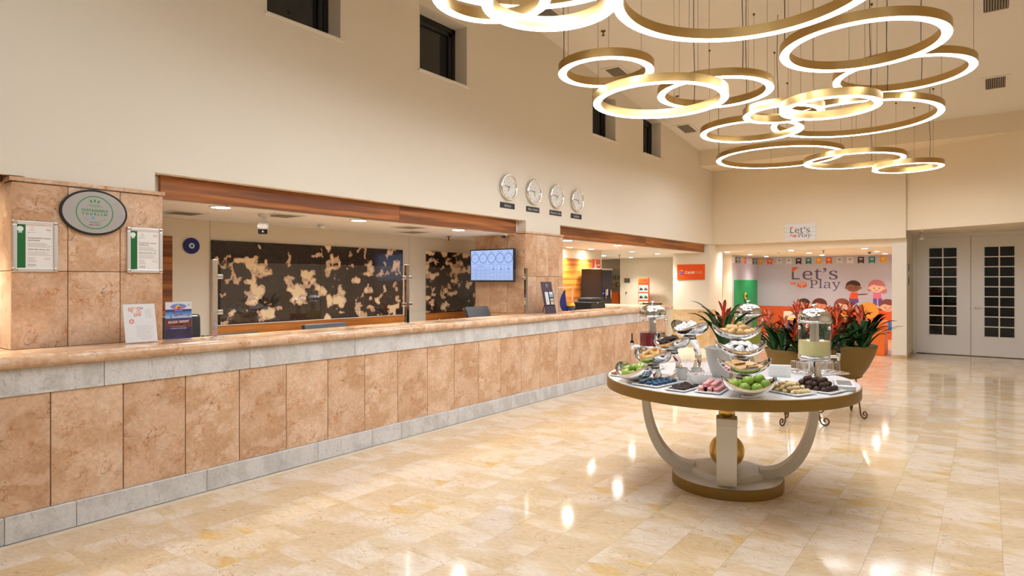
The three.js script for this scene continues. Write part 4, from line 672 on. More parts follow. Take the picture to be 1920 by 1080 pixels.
function tower(key, label, pos, turn, step) {
  const t = thing('tiered_bowl_stand', label, 'bowl stand', [pos.x, TY, pos.z], turn, 'tiered chrome bowl stands on the table'); towers[key] = { t, step };
  for (let k = 0; k < 4; k++) {
    const y = k * 0.1, z = -k * step;
    part('bowl', bowlGeo, bowlMat, t, [0, y, z]); part('foot', footGeo, M.chrome, t, [0, y - 0.0, z]);
    if (k) {
      part('collar', cyl(0.05, 0.05, 0.008, 28, 0), M.darkGrey, t, [0, y - 0.008, z]);
      const top = y - 0.008, z0 = z - 0.02; // bent chrome blade under the bowl
      const g = new ParametricGeometry((u, v, q) => { const yy = top * v, bend = 0.07 * Math.sin(v * Math.PI * 0.9) * (0.4 + 0.2 * k), w = 0.05 - 0.012 * Math.sin(v * Math.PI); q.set((u - 0.5) * 2 * w, yy, z0 - bend + 0.02 * v - 0.012 * Math.cos((u - 0.5) * 3)); }, 10, 24);
      part('support_blade', g, bowlMat, t);
    }
  }
  t.updateMatrixWorld(true);
}
tower('A', 'four tier chrome bowl stand beside the red drink dispenser', V(-2.03, 0, -4.14), -0.54, 0.163);
tower('B', 'four tier chrome bowl stand in front of the cream plant pot', V(-1.197, 0, -4.044), 0.449, 0.154);
const inBowl = (key, k, x, y, z) => towers[key].t.localToWorld(V(x, y + k * 0.1, z - k * towers[key].step));
// food prototypes
const bumpy = (r, sx, sy, sz, amp, sd, n = 14) => { const g = new THREE.SphereGeometry(r, n, Math.round(n * 0.75)), p = g.attributes.position; for (let i = 0; i < p.count; i++) { const x = p.getX(i), y = p.getY(i), z = p.getZ(i), k = 1 + amp * (Math.sin(x / r * 3.1 + sd) * Math.cos(y / r * 2.7 + sd * 2) + 0.6 * Math.sin(z / r * 4.3 + sd * 3)); p.setXYZ(i, x * k * sx, y * k * sy, z * k * sz); } g.computeVertexNormals(); return g; };
const mats = {
  apple: [std({ color: new THREE.Color(0.27, 0.40, 0.045), roughness: 0.25 }), std({ color: new THREE.Color(0.36, 0.46, 0.07), roughness: 0.25 }), std({ color: new THREE.Color(0.22, 0.34, 0.035), roughness: 0.25 })],
  pastry: [std({ color: new THREE.Color(0.62, 0.33, 0.09), roughness: 0.6 }), std({ color: new THREE.Color(0.70, 0.42, 0.15), roughness: 0.6 })],
  choc: [phy({ color: new THREE.Color(0.03, 0.014, 0.009), roughness: 0.6, specularIntensity: 0.25 }), phy({ color: new THREE.Color(0.045, 0.022, 0.014), roughness: 0.55, specularIntensity: 0.3 })],
  meringue: [std({ color: new THREE.Color(0.84, 0.80, 0.74), roughness: 0.75 })],
  cookie: [std({ color: new THREE.Color(0.60, 0.36, 0.15), roughness: 0.7 }), std({ color: new THREE.Color(0.68, 0.43, 0.2), roughness: 0.7 })],
  puff: [std({ color: new THREE.Color(0.70, 0.44, 0.17), roughness: 0.6 }), std({ color: new THREE.Color(0.62, 0.36, 0.12), roughness: 0.6 })],
  blue: [std({ color: new THREE.Color(0.055, 0.14, 0.24), roughness: 0.55 })], blueFill: [std({ color: new THREE.Color(0.03, 0.07, 0.12), roughness: 0.6 })],
  pinkc: [std({ color: new THREE.Color(0.78, 0.36, 0.33), roughness: 0.6 })], pinkFill: [std({ color: new THREE.Color(0.5, 0.10, 0.12), roughness: 0.6 })],
  truffle: [std({ color: new THREE.Color(0.055, 0.024, 0.014), roughness: 0.75 }), std({ color: new THREE.Color(0.075, 0.034, 0.02), roughness: 0.75 })],
  peanut: [std({ color: new THREE.Color(0.66, 0.48, 0.22), roughness: 0.7 }), std({ color: new THREE.Color(0.72, 0.55, 0.29), roughness: 0.7 })],
  berry: [std({ color: new THREE.Color(0.40, 0.02, 0.04), roughness: 0.4 })],
  nut: [std({ color: new THREE.Color(0.38, 0.17, 0.05), roughness: 0.6 })],
};
const applePts = []; for (let i = 0; i <= 18; i++) { const a = i / 18 * Math.PI; applePts.push([0.036 * Math.sin(a) * (1 + 0.05 * Math.cos(a)), -0.033 * Math.cos(a) - 0.010 * Math.exp(-(((Math.PI - a) / 0.35) ** 2)) + 0.006 * Math.exp(-((a / 0.3) ** 2))]); }
const appleGeo = lathe(applePts, 20), stemGeo = xf(cyl(0.0014, 0.002, 0.016, 6), [0, 0.02, 0]);
const stemMat = std({ color: new THREE.Color(0.12, 0.07, 0.02), roughness: 0.8 });
const twist = (r, h, n) => { const g = new ParametricGeometry((u, v, t) => { const a = u * Math.PI * 2 + v * 2.2, rr_ = r * (1 - v) ** 0.7 * (1 + 0.16 * Math.cos(6 * (a - v * 2.2))) + 0.001; t.set(rr_ * Math.cos(a), h * v ** 0.9, rr_ * Math.sin(a)); }, 30, 10); return g; };
const geoms = { pastry: [1, 2, 3].map(s => bumpy(0.03, 1.5, 0.7, 0.8, 0.14, s)), choc: [1, 2, 3].map(s => { const g = bumpy(0.03, 1.35, 0.5, 0.9, 0.2, s, 9); return g.toNonIndexed ? (() => { const q = g.toNonIndexed(); q.computeVertexNormals(); return q; })() : g; }), meringue: [twist(0.026, 0.034), twist(0.023, 0.03)], meringueBig: [twist(0.036, 0.04), twist(0.033, 0.044)], cookie: [xf(bumpy(0.036, 1, 0.22, 1, 0.04, 2), [0, 0, 0])], puff: [1, 2, 3].map(s => bumpy(0.026, 1.1, 0.9, 1, 0.15, s * 2)), truffle: [1, 2].map(s => bumpy(0.0185, 1.05, 0.95, 1, 0.05, s)), peanut: [1, 2].map(s => bumpy(0.0135, 1.7, 0.9, 1, 0.1, s)), berry: [bumpy(0.011, 1, 1, 1, 0.06, 1, 10)], nut: [bumpy(0.013, 1.2, 0.8, 1, 0.12, 4, 10)] };
const pick = a => a[Math.floor(rnd() * a.length)];
function apple(p, label, group) { const o = thing('green_apple', label, 'apple', [p.x, p.y, p.z], 0, group); o.rotation.set(rr(-0.7, 0.7), rr(0, 6), rr(-0.7, 0.7)); part('flesh', appleGeo, pick(mats.apple), o); part('stem', stemGeo, stemMat, o); }
function sweet(name, kind, mat, p, label, group, tilt = 0.4, sc = 1) { const m = solo(name, pick(geoms[kind]), pick(mats[mat]), label, name.split('_').pop(), [p.x, p.y, p.z], [rr(-tilt, tilt), rr(0, 6.28), rr(-tilt, tilt)], group); m.scale.setScalar(sc); return m; }
const mound = (n0, n1, a, b, y0, y1) => { const out = []; for (let i = 0; i < n0; i++) { const t = i / n0 * 6.283 + 0.3; out.push([a * Math.cos(t), y0, b * Math.sin(t)]); } for (let i = 0; i < n1; i++) { const t = i / Math.max(1, n1) * 6.283 + 1; out.push([a * 0.5 * Math.cos(t) * (n1 > 1 ? 1 : 0), y1, b * 0.45 * Math.sin(t) * (n1 > 1 ? 1 : 0)]); } return out; };
for (const [key, where] of [['A', 'red drink dispenser'], ['B', 'cream plant pot']]) for (const [x, y, z] of [[-0.088, 0.08, 0.0], [-0.03, 0.062, 0.046], [0.045, 0.062, 0.044], [0.098, 0.085, 0.004], [-0.036, 0.068, -0.04], [0.036, 0.068, -0.042], [0.0, 0.1, 0.0], [0.065, 0.112, -0.012]]) apple(inBowl(key, 0, x, y, z), 'green apple in the lowest bowl of the stand by the ' + where, 'apples by the ' + where);
mound(8, 5, 0.085, 0.056, 0.072, 0.1).concat([[0, 0.118, 0]]).forEach(q => sweet('golden_pastry', 'pastry', 'pastry', inBowl('A', 1, ...q), 'golden flaky pastry in the second bowl by the red dispenser', 'golden pastries', 0.7));
mound(9, 5, 0.092, 0.058, 0.07, 0.094).forEach(q => sweet('dark_chocolate', 'choc', 'choc', inBowl('A', 2, ...q), 'broken dark chocolate piece in the third bowl by the red dispenser', 'dark chocolate pieces', 0.7));
mound(12, 8, 0.1, 0.068, 0.066, 0.088).concat([[0.02, 0.104, 0], [-0.03, 0.1, 0.01], [0.0, 0.08, 0.02]]).forEach(q => sweet('white_meringue', 'meringue', 'meringue', inBowl('A', 3, ...q), 'small white meringue in the top bowl by the red dispenser', 'small meringues', 0.9));
mound(8, 5, 0.098, 0.06, 0.074, 0.092).forEach(q => sweet('flat_cookie', 'cookie', 'cookie', inBowl('B', 1, ...q), 'flat brown cookie in the second bowl before the plant pot', 'flat cookies', 0.5));
mound(9, 5, 0.1, 0.062, 0.06, 0.084).forEach(q => sweet('swirled_meringue', 'meringueBig', 'meringue', inBowl('B', 2, ...q), 'large swirled white meringue in the third bowl before the plant pot', 'swirled meringues', 0.5));
mound(11, 6, 0.098, 0.064, 0.072, 0.098).concat([[0.02, 0.116, 0]]).forEach(q => sweet('cream_puff', 'puff', 'puff', inBowl('B', 3, ...q), 'golden cream puff in the top bowl before the plant pot', 'cream puffs', 0.6));
// ---- rectangular plates: three photo corners give place, turn and size ----
function plate(label, a, b, c) {
  const P0 = onT(...a), P1 = onT(...b), P2 = onT(...c), u = P2.clone().sub(P1), L = u.length(), W = P0.distanceTo(P1), C = P0.clone().add(P2).multiplyScalar(0.5), turn = Math.atan2(-u.z, u.x);
  const o = thing('serving_plate', label, 'plate', [C.x, TY, C.z], turn);
  const s = (w, d, r) => { const h = new THREE.Shape(); const x = w / 2, y = d / 2; h.moveTo(-x + r, -y); h.lineTo(x - r, -y); h.quadraticCurveTo(x, -y, x, -y + r); h.lineTo(x, y - r); h.quadraticCurveTo(x, y, x - r, y); h.lineTo(-x + r, y); h.quadraticCurveTo(-x, y, -x, y - r); h.lineTo(-x, -y + r); h.quadraticCurveTo(-x, -y, -x + r, -y); return h; };
  const base = new THREE.ExtrudeGeometry(s(L * 0.86, W * 0.84, 0.01), { depth: 0.005, bevelEnabled: false }); base.rotateX(-Math.PI / 2);
  part('plate_base', base, M.porcelain, o);
  const rimS = s(L, W, 0.014); rimS.holes.push(s(L * 0.88, W * 0.86, 0.01)); const rim = new THREE.ExtrudeGeometry(rimS, { depth: 0.003, bevelEnabled: true, bevelSize: 0.0015, bevelThickness: 0.0015, bevelSegments: 1 }); rim.rotateX(-Math.PI / 2); rim.translate(0, 0.009, 0); part('rim', rim, M.porcelain, o);
  const wall = new ParametricGeometry((q, v, t) => { const k = q * 4, e = Math.floor(k) % 4, f = k - Math.floor(k), X = mix(L * 0.43, L * 0.445, v), Z = mix(W * 0.42, W * 0.435, v), pts = [[-X, -Z], [X, -Z], [X, Z], [-X, Z], [-X, -Z]]; t.set(mix(pts[e][0], pts[e + 1][0], f), 0.003 + v * 0.008, mix(pts[e][1], pts[e + 1][1], f)); }, 16, 1); part('well_wall', wall, std({ color: M.porcelain.color, roughness: 0.2, side: THREE.DoubleSide }), o);
  o.updateMatrixWorld(true); o.userData.size = undefined; delete o.userData.size;
  return { o, L, W, to: (x, y, z) => o.localToWorld(V(x * L, y, z * W)) };
}
{ // blue macarons
  const p = plate('cream plate holding dark blue macarons', [1194, 721], [1222, 730], [1274, 719]);
  const shell = lathe([[0, 0.009], [0.012, 0.0085], [0.019, 0.005], [0.021, 0.0], [0, 0]], 18), fill = cyl(0.019, 0.019, 0.006, 18, -0.003);
  for (let i = 0; i < 5; i++) for (let j = 0; j < 3; j++) { const q = p.to(-0.34 + i * 0.17, 0.019, -0.26 + j * 0.26), o = thing('blue_macaron', 'dark blue macaron on the plate beside the chocolate squares', 'macaron', [q.x, q.y, q.z], rr(0, 6), 'blue macarons'); part('shell', shell, mats.blue[0], o, [0, 0.003, 0]); part('shell', shell, mats.blue[0], o, [0, -0.003, 0], [Math.PI, 0, 0]); part('filling', fill, mats.blueFill[0], o); }
}
{ // chocolate squares
  const p = plate('cream plate holding dark chocolate squares', [1250, 731], [1277, 738], [1313, 728]), g = rbox(0.042, 0.007, 0.036, 0.002, 1);
  for (let i = 0; i < 6; i++) for (let j = 0; j < 3; j++) { const q = p.to(-0.36 + i * 0.14, 0.013 + 0.004 * ((i + j) % 3), -0.24 + j * 0.24), m = solo('chocolate_square', g, pick(mats.choc), 'thin dark chocolate square overlapping others on its plate', 'chocolate', [q.x, q.y, q.z], [rr(-0.15, 0.15), p.o.rotation.y + rr(-0.4, 0.4), 0.22 + rr(-0.1, 0.1)], 'chocolate squares'); }
}
{ // pink finger macarons
  const p = plate('cream plate holding pink finger shaped macarons', [1308, 735], [1343, 743], [1362, 731]);
  const cap = (r, l, sy) => { const g = new THREE.CapsuleGeometry(r, l, 6, 16); g.rotateZ(Math.PI / 2); g.scale(1, sy, 1); return g; };
  const len = p.L * 0.82 - 0.036, sh = cap(0.018, len, 0.55), fl = cap(0.016, len - 0.002, 0.35);
  for (const [x, y, z] of [[0, 0.022, -0.3], [0, 0.022, 0.0], [0, 0.022, 0.3], [0.04, 0.05, -0.15], [0.04, 0.05, 0.15]]) { const q = p.to(x, y, z), o = thing('pink_macaron', 'pink finger macaron with raspberry filling on its plate', 'macaron', [q.x, q.y, q.z], p.o.rotation.y + rr(-0.1, 0.1), 'pink finger macarons'); part('shell', sh, mats.pinkc[0], o, [0, 0.007, 0]); part('shell', sh, mats.pinkc[0], o, [0, -0.007, 0]); part('filling', fl, mats.pinkFill[0], o); }
}
const pile = (p, nx, nz, y, dy, f) => { for (let l = 0; l < 3; l++) for (let i = 0; i < nx - l; i++) for (let j = 0; j < nz - l; j++) f(p.to(-0.37 + (i + l * 0.5) * 0.74 / (nx - 1) + rr(-0.015, 0.015), y + l * dy, (nz > 1 ? -0.3 + (j + l * 0.5) * 0.6 / (nz - 1) : 0) + rr(-0.02, 0.02))); };
{ const p = plate('cream plate piled with pale peanut biscuits', [1441, 731], [1478, 746], [1517, 741]); pile({ to: (x, y, z) => p.to(x, y, z) }, 6, 4, 0.02, 0.02, q => sweet('peanut_biscuit', 'peanut', 'peanut', q, 'small pale peanut biscuit piled on its plate', 'peanut biscuits', 0.35)); }
{ const p = plate('cream plate piled with brown chocolate truffles', [1489, 727], [1541, 743], [1570, 736.5]); pile(p, 4, 5, 0.022, 0.026, q => sweet('chocolate_truffle', 'truffle', 'truffle', q, 'round brown chocolate truffle piled on its plate', 'chocolate truffles', 0.3)); }
for (const [nm, a, b, c] of [['beside the apple bowl at the table edge', [1150, 704], [1166, 710], [1188, 705]], ['between the apple bowl and the blue macarons', [1203, 707], [1222, 714], [1252, 707]]]) {
  const p = plate('small cream plate of red berries ' + nm, a, b, c);
  for (let i = 0; i < 8; i++) { const q = p.to(rr(-0.32, 0.32), 0.018, rr(-0.28, 0.28)); sweet('red_berry', 'berry', 'berry', q, 'small red berry on the plate ' + nm, 'berries ' + nm); }
  for (let i = 0; i < 5; i++) { const q = p.to(-0.3 + i * 0.12, 0.02, -0.38); sweet('brown_nut', 'nut', 'nut', q, 'brown nut on the berry plate ' + nm, 'nuts ' + nm); }
}
// ---- drink dispensers ----
function dispenser(label, x, z, color, top, spigot) {
  const d = thing('drink_dispenser', label, 'drink dispenser', [x, TY, z], spigot);
  part('pedestal', lathe([[0, 0], [0.095, 0], [0.1, 0.006], [0.094, 0.016], [0.07, 0.024], [0.048, 0.045], [0.04, 0.09], [0.036, 0.15], [0.05, 0.163], [0, 0.163]], 48), M.chrome, d);
  part('tank_floor', lathe([[0, 0.163], [0.098, 0.163], [0.105, 0.172], [0.105, 0.196], [0, 0.196]], 48), M.satin, d);
  part('tank', lathe([[0.107, 0.166], [0.107, 0.43]], 64), M.clear, d);
  part('drink', cyl(0.1035, 0.1035, top - 0.198, 48, 0.198), phy({ color, roughness: 0.12, clearcoat: 0.6, clearcoatRoughness: 0.05 }), d);
  part('ice_tube', cyl(0.03, 0.03, 0.43 - top + 0.01, 28, top - 0.008), M.satin, d);
  part('collar', lathe([[0.1, 0.428], [0.11, 0.428], [0.112, 0.434], [0.112, 0.444], [0.1, 0.444]], 48), M.chrome, d);
  part('lid', lathe([[0.108, 0.444], [0.109, 0.468], [0.104, 0.488], [0.09, 0.508], [0.066, 0.522], [0.035, 0.53], [0, 0.533]], 56), M.chrome, d);
  part('lid_knob', lathe([[0, 0.53], [0.012, 0.532], [0.008, 0.542], [0.009, 0.549], [0.019, 0.553], [0.02, 0.558], [0, 0.561]], 24), M.chrome, d);
  for (const a of [0.9, 2.9, 4.6]) part('clip', merge([xf(new THREE.SphereGeometry(0.012, 14, 10), [0.114 * Math.cos(a), 0.395, 0.114 * Math.sin(a)])]), M.chrome, d);
  const s = new THREE.Group(); s.name = 'spigot'; d.add(s);
  part('pipe', rod([0.1, 0.185, 0], [0.16, 0.185, 0], 0.009, 14), M.chrome, s); part('valve', xf(lathe([[0, -0.03], [0.009, -0.03], [0.014, 0.02], [0.017, 0.024], [0, 0.026]], 18), [0.165, 0.187, 0]), M.chrome, s);
  part('handle', merge([xf(cyl(0.017, 0.012, 0.02, 16), [0.165, 0.212, 0]), xf(new THREE.TorusGeometry(0.016, 0.0055, 8, 20), [0.165, 0.262, 0], [0, Math.PI / 2, 0], [1, 1.5, 1]), xf(cyl(0.006, 0.006, 0.03, 8), [0.165, 0.228, 0])]), M.black, s);
}
dispenser('domed chrome and clear dispenser of red drink near the counter side', -2.215, -4.86, new THREE.Color(0.16, 0.002, 0.012), 0.303, YAW + Math.PI - 0.15);
dispenser('domed chrome and clear dispenser of green drink behind the plant pot', -1.63, -5.5, new THREE.Color(0.26, 0.25, 0.01), 0.303, YAW + 0.5);
dispenser('domed chrome and clear dispenser of pale lemon drink beside the truffles', -0.99, -4.91, new THREE.Color(0.66, 0.60, 0.27), 0.30, YAW - 0.12);
// ---- glasses, tray, cups ----
{
  const C = onT(1522, 703), tr = thing('glass_tray', 'flat chrome tray carrying upturned glasses behind the lemon dispenser', 'tray', [C.x, TY, C.z - 0.12], YAW + 0.25);
  part('tray_plate', rboxAt(-0.2, 0.2, 0, 0.006, -0.13, 0.13, 0.002), M.chrome, tr); part('tray_rim', merge([rboxAt(-0.205, 0.205, 0.004, 0.014, 0.125, 0.135, 0.002), rboxAt(-0.205, 0.205, 0.004, 0.014, -0.135, -0.125, 0.002), rboxAt(-0.205, -0.195, 0.004, 0.014, -0.13, 0.13, 0.002), rboxAt(0.195, 0.205, 0.004, 0.014, -0.13, 0.13, 0.002)]), M.chrome, tr); tr.updateMatrixWorld(true);
  const gl = lathe([[0.022, 0.083], [0.024, 0.085], [0.0285, 0.002], [0.0275, 0.0], [0.026, 0.002], [0.0215, 0.078], [0, 0.079], [0, 0.085], [0.024, 0.085]], 24);
  for (let i = 0; i < 5; i++) for (let j = 0; j < 3; j++) { const q = tr.localToWorld(V(-0.14 + i * 0.07, 0.007, -0.07 + j * 0.07)); solo('upturned_glass', gl, M.glass, 'small upturned drinking glass on the chrome tray', 'glass', [q.x, q.y, q.z], null, 'upturned glasses on the tray'); }
  const tall = lathe([[0, 0.004], [0.024, 0.004], [0.0255, 0.0], [0.027, 0.004], [0.031, 0.105], [0.03, 0.105], [0.0255, 0.012], [0, 0.012]], 24);
  for (let i = 0; i < 4; i++) for (let j = 0; j < 3; j++) { const q = V(-1.935 + i * 0.068, TY + 0.0005, -4.70 - j * 0.07 - i * 0.03); solo('drinking_glass', tall, M.glass, 'clear drinking glass standing between the chrome stand and the plant pot', 'glass', [q.x, q.y, q.z], null, 'glasses beside the plant pot'); }
  const mug = lathe([[0, 0.003], [0.03, 0.0], [0.038, 0.006], [0.04, 0.085], [0.037, 0.085], [0.034, 0.01], [0, 0.008]], 28);
  for (const [x, z] of [[-1.80, -4.47], [-1.715, -4.53]]) { const m = thing('white_cup', 'white porcelain cup standing before the clear glasses', 'cup', [x, TY, z], 0.7, 'white cups'); part('cup_body', mug, M.porcelain, m); part('handle', xf(new THREE.TorusGeometry(0.022, 0.005, 8, 20, Math.PI), [0.038, 0.045, 0], [0, 0, -Math.PI / 2]), M.porcelain, m); }
  const b = onT(1313, 721), rb = thing('white_bowl', 'white porcelain bowl of pale sugared sweets', 'bowl', [b.x, TY, b.z]); rb.position.addScaledVector(FW, 0.05);
  part('bowl_body', lathe([[0, 0.0], [0.035, 0.0], [0.04, 0.004], [0.08, 0.06], [0.083, 0.066], [0.078, 0.066], [0.038, 0.01], [0, 0.008]], 40), M.porcelain, rb);
  const cand = []; for (let i = 0; i < 60; i++) { const a = rr(0, 6.28), r = 0.066 * Math.sqrt(rnd()); cand.push(xf(bumpy(0.008, 1, 0.8, 1, 0.05, i, 7), [r * Math.cos(a), 0.05 + rr(0, 0.012), r * Math.sin(a)])); }
  const cf = part('sweets', merge(cand), std({ color: new THREE.Color(0.78, 0.60, 0.54), roughness: 0.6 }), rb); cf.userData.kind = 'stuff'; part('sweets_bed', cyl(0.05, 0.07, 0.03, 28, 0.02), std({ color: new THREE.Color(0.78, 0.66, 0.6), roughness: 0.7 }), rb);
}
{
  const c = onT(1462, 706), n = thing('napkin_holder', 'cream ceramic napkin holder with a raised swirl', 'napkin holder', [c.x, TY, c.z], TTURN + 0.1);
  part('front_plate', rboxAt(-0.078, 0.078, 0, 0.088, 0.012, 0.022, 0.004, 2), M.porcelain, n); part('rear_plate', rboxAt(-0.078, 0.078, 0, 0.088, -0.022, -0.012, 0.004, 2), M.porcelain, n); part('napkins', rboxAt(-0.072, 0.072, 0.008, 0.082, -0.011, 0.011, 0.003), std({ color: 0xf2efe8, roughness: 0.9 }), n); part('floor_plate', rboxAt(-0.078, 0.078, 0, 0.008, -0.022, 0.022, 0.002), M.porcelain, n);
  const sp = []; for (let i = 0; i <= 30; i++) { const a = i * 0.38, r = 0.034 - i * 0.0009; sp.push([0.012 + r * Math.cos(a), 0.042 + r * Math.sin(a), 0.0225]); } part('swirl', tube(sp, 0.0022, 80, 6), M.porcelain, n);
  const s = onT(1447, 713); const sc = thing('saucer', 'small white saucer behind the apples', 'saucer', [s.x, TY, s.z]); part('dish', lathe([[0, 0.0], [0.03, 0.0], [0.055, 0.012], [0.057, 0.014], [0.05, 0.013], [0.03, 0.004], [0, 0.004]], 36), M.porcelain, sc);
  const P0 = onT(1557, 732), P1 = onT(1596, 734.5), P2 = onT(1607, 723), u = P1.clone().sub(P0), C = P0.clone().add(P2).multiplyScalar(0.5), turn = Math.atan2(-u.z, u.x), L = u.length(), W = P1.distanceTo(P2);
  const d = thing('drip_tray', 'silver drip tray with a slotted square grate', 'drip tray', [C.x, TY, C.z], turn);
  part('tray_body', rboxAt(-L / 2, L / 2, 0.003, 0.034, -W / 2, W / 2, 0.004, 2), std({ color: new THREE.Color(0.66, 0.65, 0.62), metalness: 0.6, roughness: 0.35 }), d); part('rubber_foot', rboxAt(-L / 2 + 0.01, L / 2 - 0.01, 0, 0.004, -W / 2 + 0.01, W / 2 - 0.01, 0.001), M.black, d);
  part('grate', rboxAt(-L * 0.36, L * 0.36, 0.034, 0.036, -W * 0.36, W * 0.36, 0.0008), M.satin, d);
  for (let i = 0; i < 6; i++) for (let j = 0; j < 3; j++) part('slot', rboxAt(-0.007, 0.007, 0.0355, 0.0364, -W * 0.09, W * 0.09, 0.0004), M.black, d, [-L * 0.3 + i * L * 0.12, 0, -W * 0.24 + j * W * 0.24]);
}
// ================= PLANTS =================
const leafGeo = (len, w, t0, t1, fold, n = 14) => new ParametricGeometry((u, v, t) => {
  let x = 0, y = 0; const N = 16; for (let i = 0; i < N; i++) { const q = (i + 0.5) / N; if (q > v) break; const a = t0 + t1 * q * q; x += Math.sin(a) * len / N; y += Math.cos(a) * len / N; }
  const a = t0 + t1 * v * v, ww = w * (0.6 + 0.4 * Math.sin(Math.min(1, v * 1.6) * Math.PI / 2)) * (1 - Math.pow(v, 5)) + 0.0006, k = (u - 0.5) * 2;
  t.set(x - Math.cos(a) * fold * ww * Math.abs(k) * -1, y + Math.sin(a) * fold * ww * Math.abs(k), k * ww);
}, 4, n);
const leafVar = [leafGeo(0.46, 0.023, 0.22, 1.25, 0.4), leafGeo(0.5, 0.025, 0.42, 1.35, 0.35), leafGeo(0.40, 0.022, 0.12, 1.0, 0.45), leafGeo(0.54, 0.023, 0.7, 1.0, 0.3)];
const bractVar = [leafGeo(0.165, 0.02, 0.7, 1.0, 0.4, 10), leafGeo(0.165, 0.021, 1.05, 0.9, 0.4, 10), leafGeo(0.16, 0.018, 0.3, 0.6, 0.5, 10)];
const leafMats = [[0.04, 0.13, 0.026], [0.06, 0.18, 0.036], [0.10, 0.25, 0.065], [0.028, 0.09, 0.02]].map(c => std({ color: new THREE.Color(...c), roughness: 0.25, side: THREE.DoubleSide }));
const bractMats = [[0.76, 0.09, 0.022], [0.82, 0.14, 0.035], [0.62, 0.05, 0.018], [0.84, 0.22, 0.09]].map(c => std({ color: new THREE.Color(...c), roughness: 0.42, side: THREE.DoubleSide }));
function bromeliad(label, x, y, z, stalk, nl, nb, group, sc = 1, lean = [0, 0], big = 1) {
  const b = thing('bromeliad', label, 'plant', [x, y, z], rr(0, 6), group); b.rotation.x = lean[0]; b.rotation.z = lean[1];
  for (let i = 0; i < nl; i++) { const m = part('leaf', pick(leafVar), pick(leafMats), b, [0, rr(0, 0.03), 0], [0, i * 2.4 + rr(-0.3, 0.3), 0]); m.scale.setScalar(sc * rr(0.75, 1.1)); }
  part('stalk', cyl(0.013, 0.018, stalk, 8), bractMats[2], b);
  for (let i = 0; i < nb; i++) { const f = i / nb, m = part('bract', f > 0.65 ? bractVar[2] : pick(bractVar), pick(bractMats), b, [0, stalk - 0.12 + f * 0.14, 0], [0, i * 2.4 + rr(-0.2, 0.2), 0]); m.scale.setScalar(big * (1.12 - 0.4 * f) * rr(0.85, 1.1)); }
}
{ // pot on the table
  const c = V(-1.60, TY, -4.80), p = thing('plant_pot', 'round cream ceramic plant pot in the middle of the table', 'plant pot', [c.x, c.y, c.z]);
  part('pot_body', lathe([[0, 0], [0.085, 0], [0.09, 0.004], [0.128, 0.12], [0.137, 0.185], [0.136, 0.195], [0.143, 0.2], [0.146, 0.212], [0.142, 0.222], [0.128, 0.222], [0.124, 0.19], [0.11, 0.18], [0, 0.18]], 56), std({ color: new THREE.Color(0.66, 0.61, 0.54), roughness: 0.3 }), p);
  part('soil', cyl(0.124, 0.124, 0.006, 32, 0.181), std({ color: new THREE.Color(0.03, 0.02, 0.012), roughness: 1 }), p);
  bromeliad('single orange bromeliad with long arching leaves in the table pot', c.x, TY + 0.19, c.z, 0.30, 15, 7, null, 0.98, [0, 0], 0.95);
}
function planter(label, slabel, x, z, turn) {
  const st = thing('iron_stand', slabel, 'plant stand', [x, 0, z], turn, 'curled iron plant stands');
  part('top_ring', xf(new THREE.TorusGeometry(0.15, 0.008, 8, 40), [0, 0.43, 0], [Math.PI / 2, 0, 0]), M.ironGold, st);
  for (let k = 0; k < 3; k++) { const g = new THREE.Group(); g.name = 'leg'; g.rotation.y = k * 2.0944; st.add(g);
    const pts = [[0.15, 0.43, 0], [0.18, 0.28, 0], [0.205, 0.12, 0], [0.225, 0.03, 0], [0.255, 0.008, 0], [0.29, 0.02, 0], [0.3, 0.055, 0], [0.28, 0.08, 0], [0.255, 0.07, 0], [0.255, 0.045, 0], [0.27, 0.04, 0]];
    const t = new THREE.TubeGeometry(new THREE.CatmullRomCurve3(pts.map(p => V(...p))), 60, 0.008, 8); part('curled_bar', t, M.ironGold, g); }
  const b = thing('planter_bowl', label, 'planter', [x, 0.425, z], 0, 'gold planter bowls');
  const tx = std({ color: new THREE.Color(0.21, 0.13, 0.03), roughness: 0.5, metalness: 0.35, bumpMap: grainTex, bumpScale: 0.004 });
  part('bowl', lathe([[0, 0], [0.155, 0.0], [0.165, 0.012], [0.235, 0.12], [0.295, 0.25], [0.325, 0.35], [0.33, 0.375], [0.315, 0.375], [0.3, 0.33], [0, 0.32]], 64), tx, b);
  part('rivet_band', merge(Array.from({ length: 30 }, (_, i) => xf(new THREE.SphereGeometry(0.006, 8, 6), [0.172 * Math.cos(i * 0.2094), 0.018, 0.172 * Math.sin(i * 0.2094)]))), M.ironGold, b);
  part('soil', cyl(0.3, 0.3, 0.006, 32, 0.325), std({ color: new THREE.Color(0.03, 0.02, 0.012), roughness: 1 }), b);
}
const PL = V(-1.62, 0, -7.22), PR = V(-1.30, 0, -8.05);
planter('gold planter bowl behind the lemon dispenser, closer to the table', 'curled iron stand under the planter closer to the table', PL.x, PL.z, 0.15);
planter('gold planter bowl closer to the play room and doors', 'curled iron stand under the planter closer to the doors', PR.x, PR.z, -0.62);
for (const [dx, dz, h, lx, lz] of [[-0.22, 0.02, 0.26, 0, 0.25], [-0.1, 0.18, 0.18, 0.2, 0.2], [0.05, -0.1, 0.32, 0, 0], [-0.05, -0.24, 0.34, -0.1, 0.05], [0.2, 0.1, 0.16, 0.25, -0.35], [0.05, 0.22, 0.12, 0.4, 0], [0.24, -0.08, 0.22, 0, -0.45]]) bromeliad('red flowered bromeliad in the planter closer to the table', PL.x + dx, 0.745, PL.z + dz, h + 0.13, 20, 17, 'bromeliads in the planter closer to the table', 0.85, [lx, lz]);
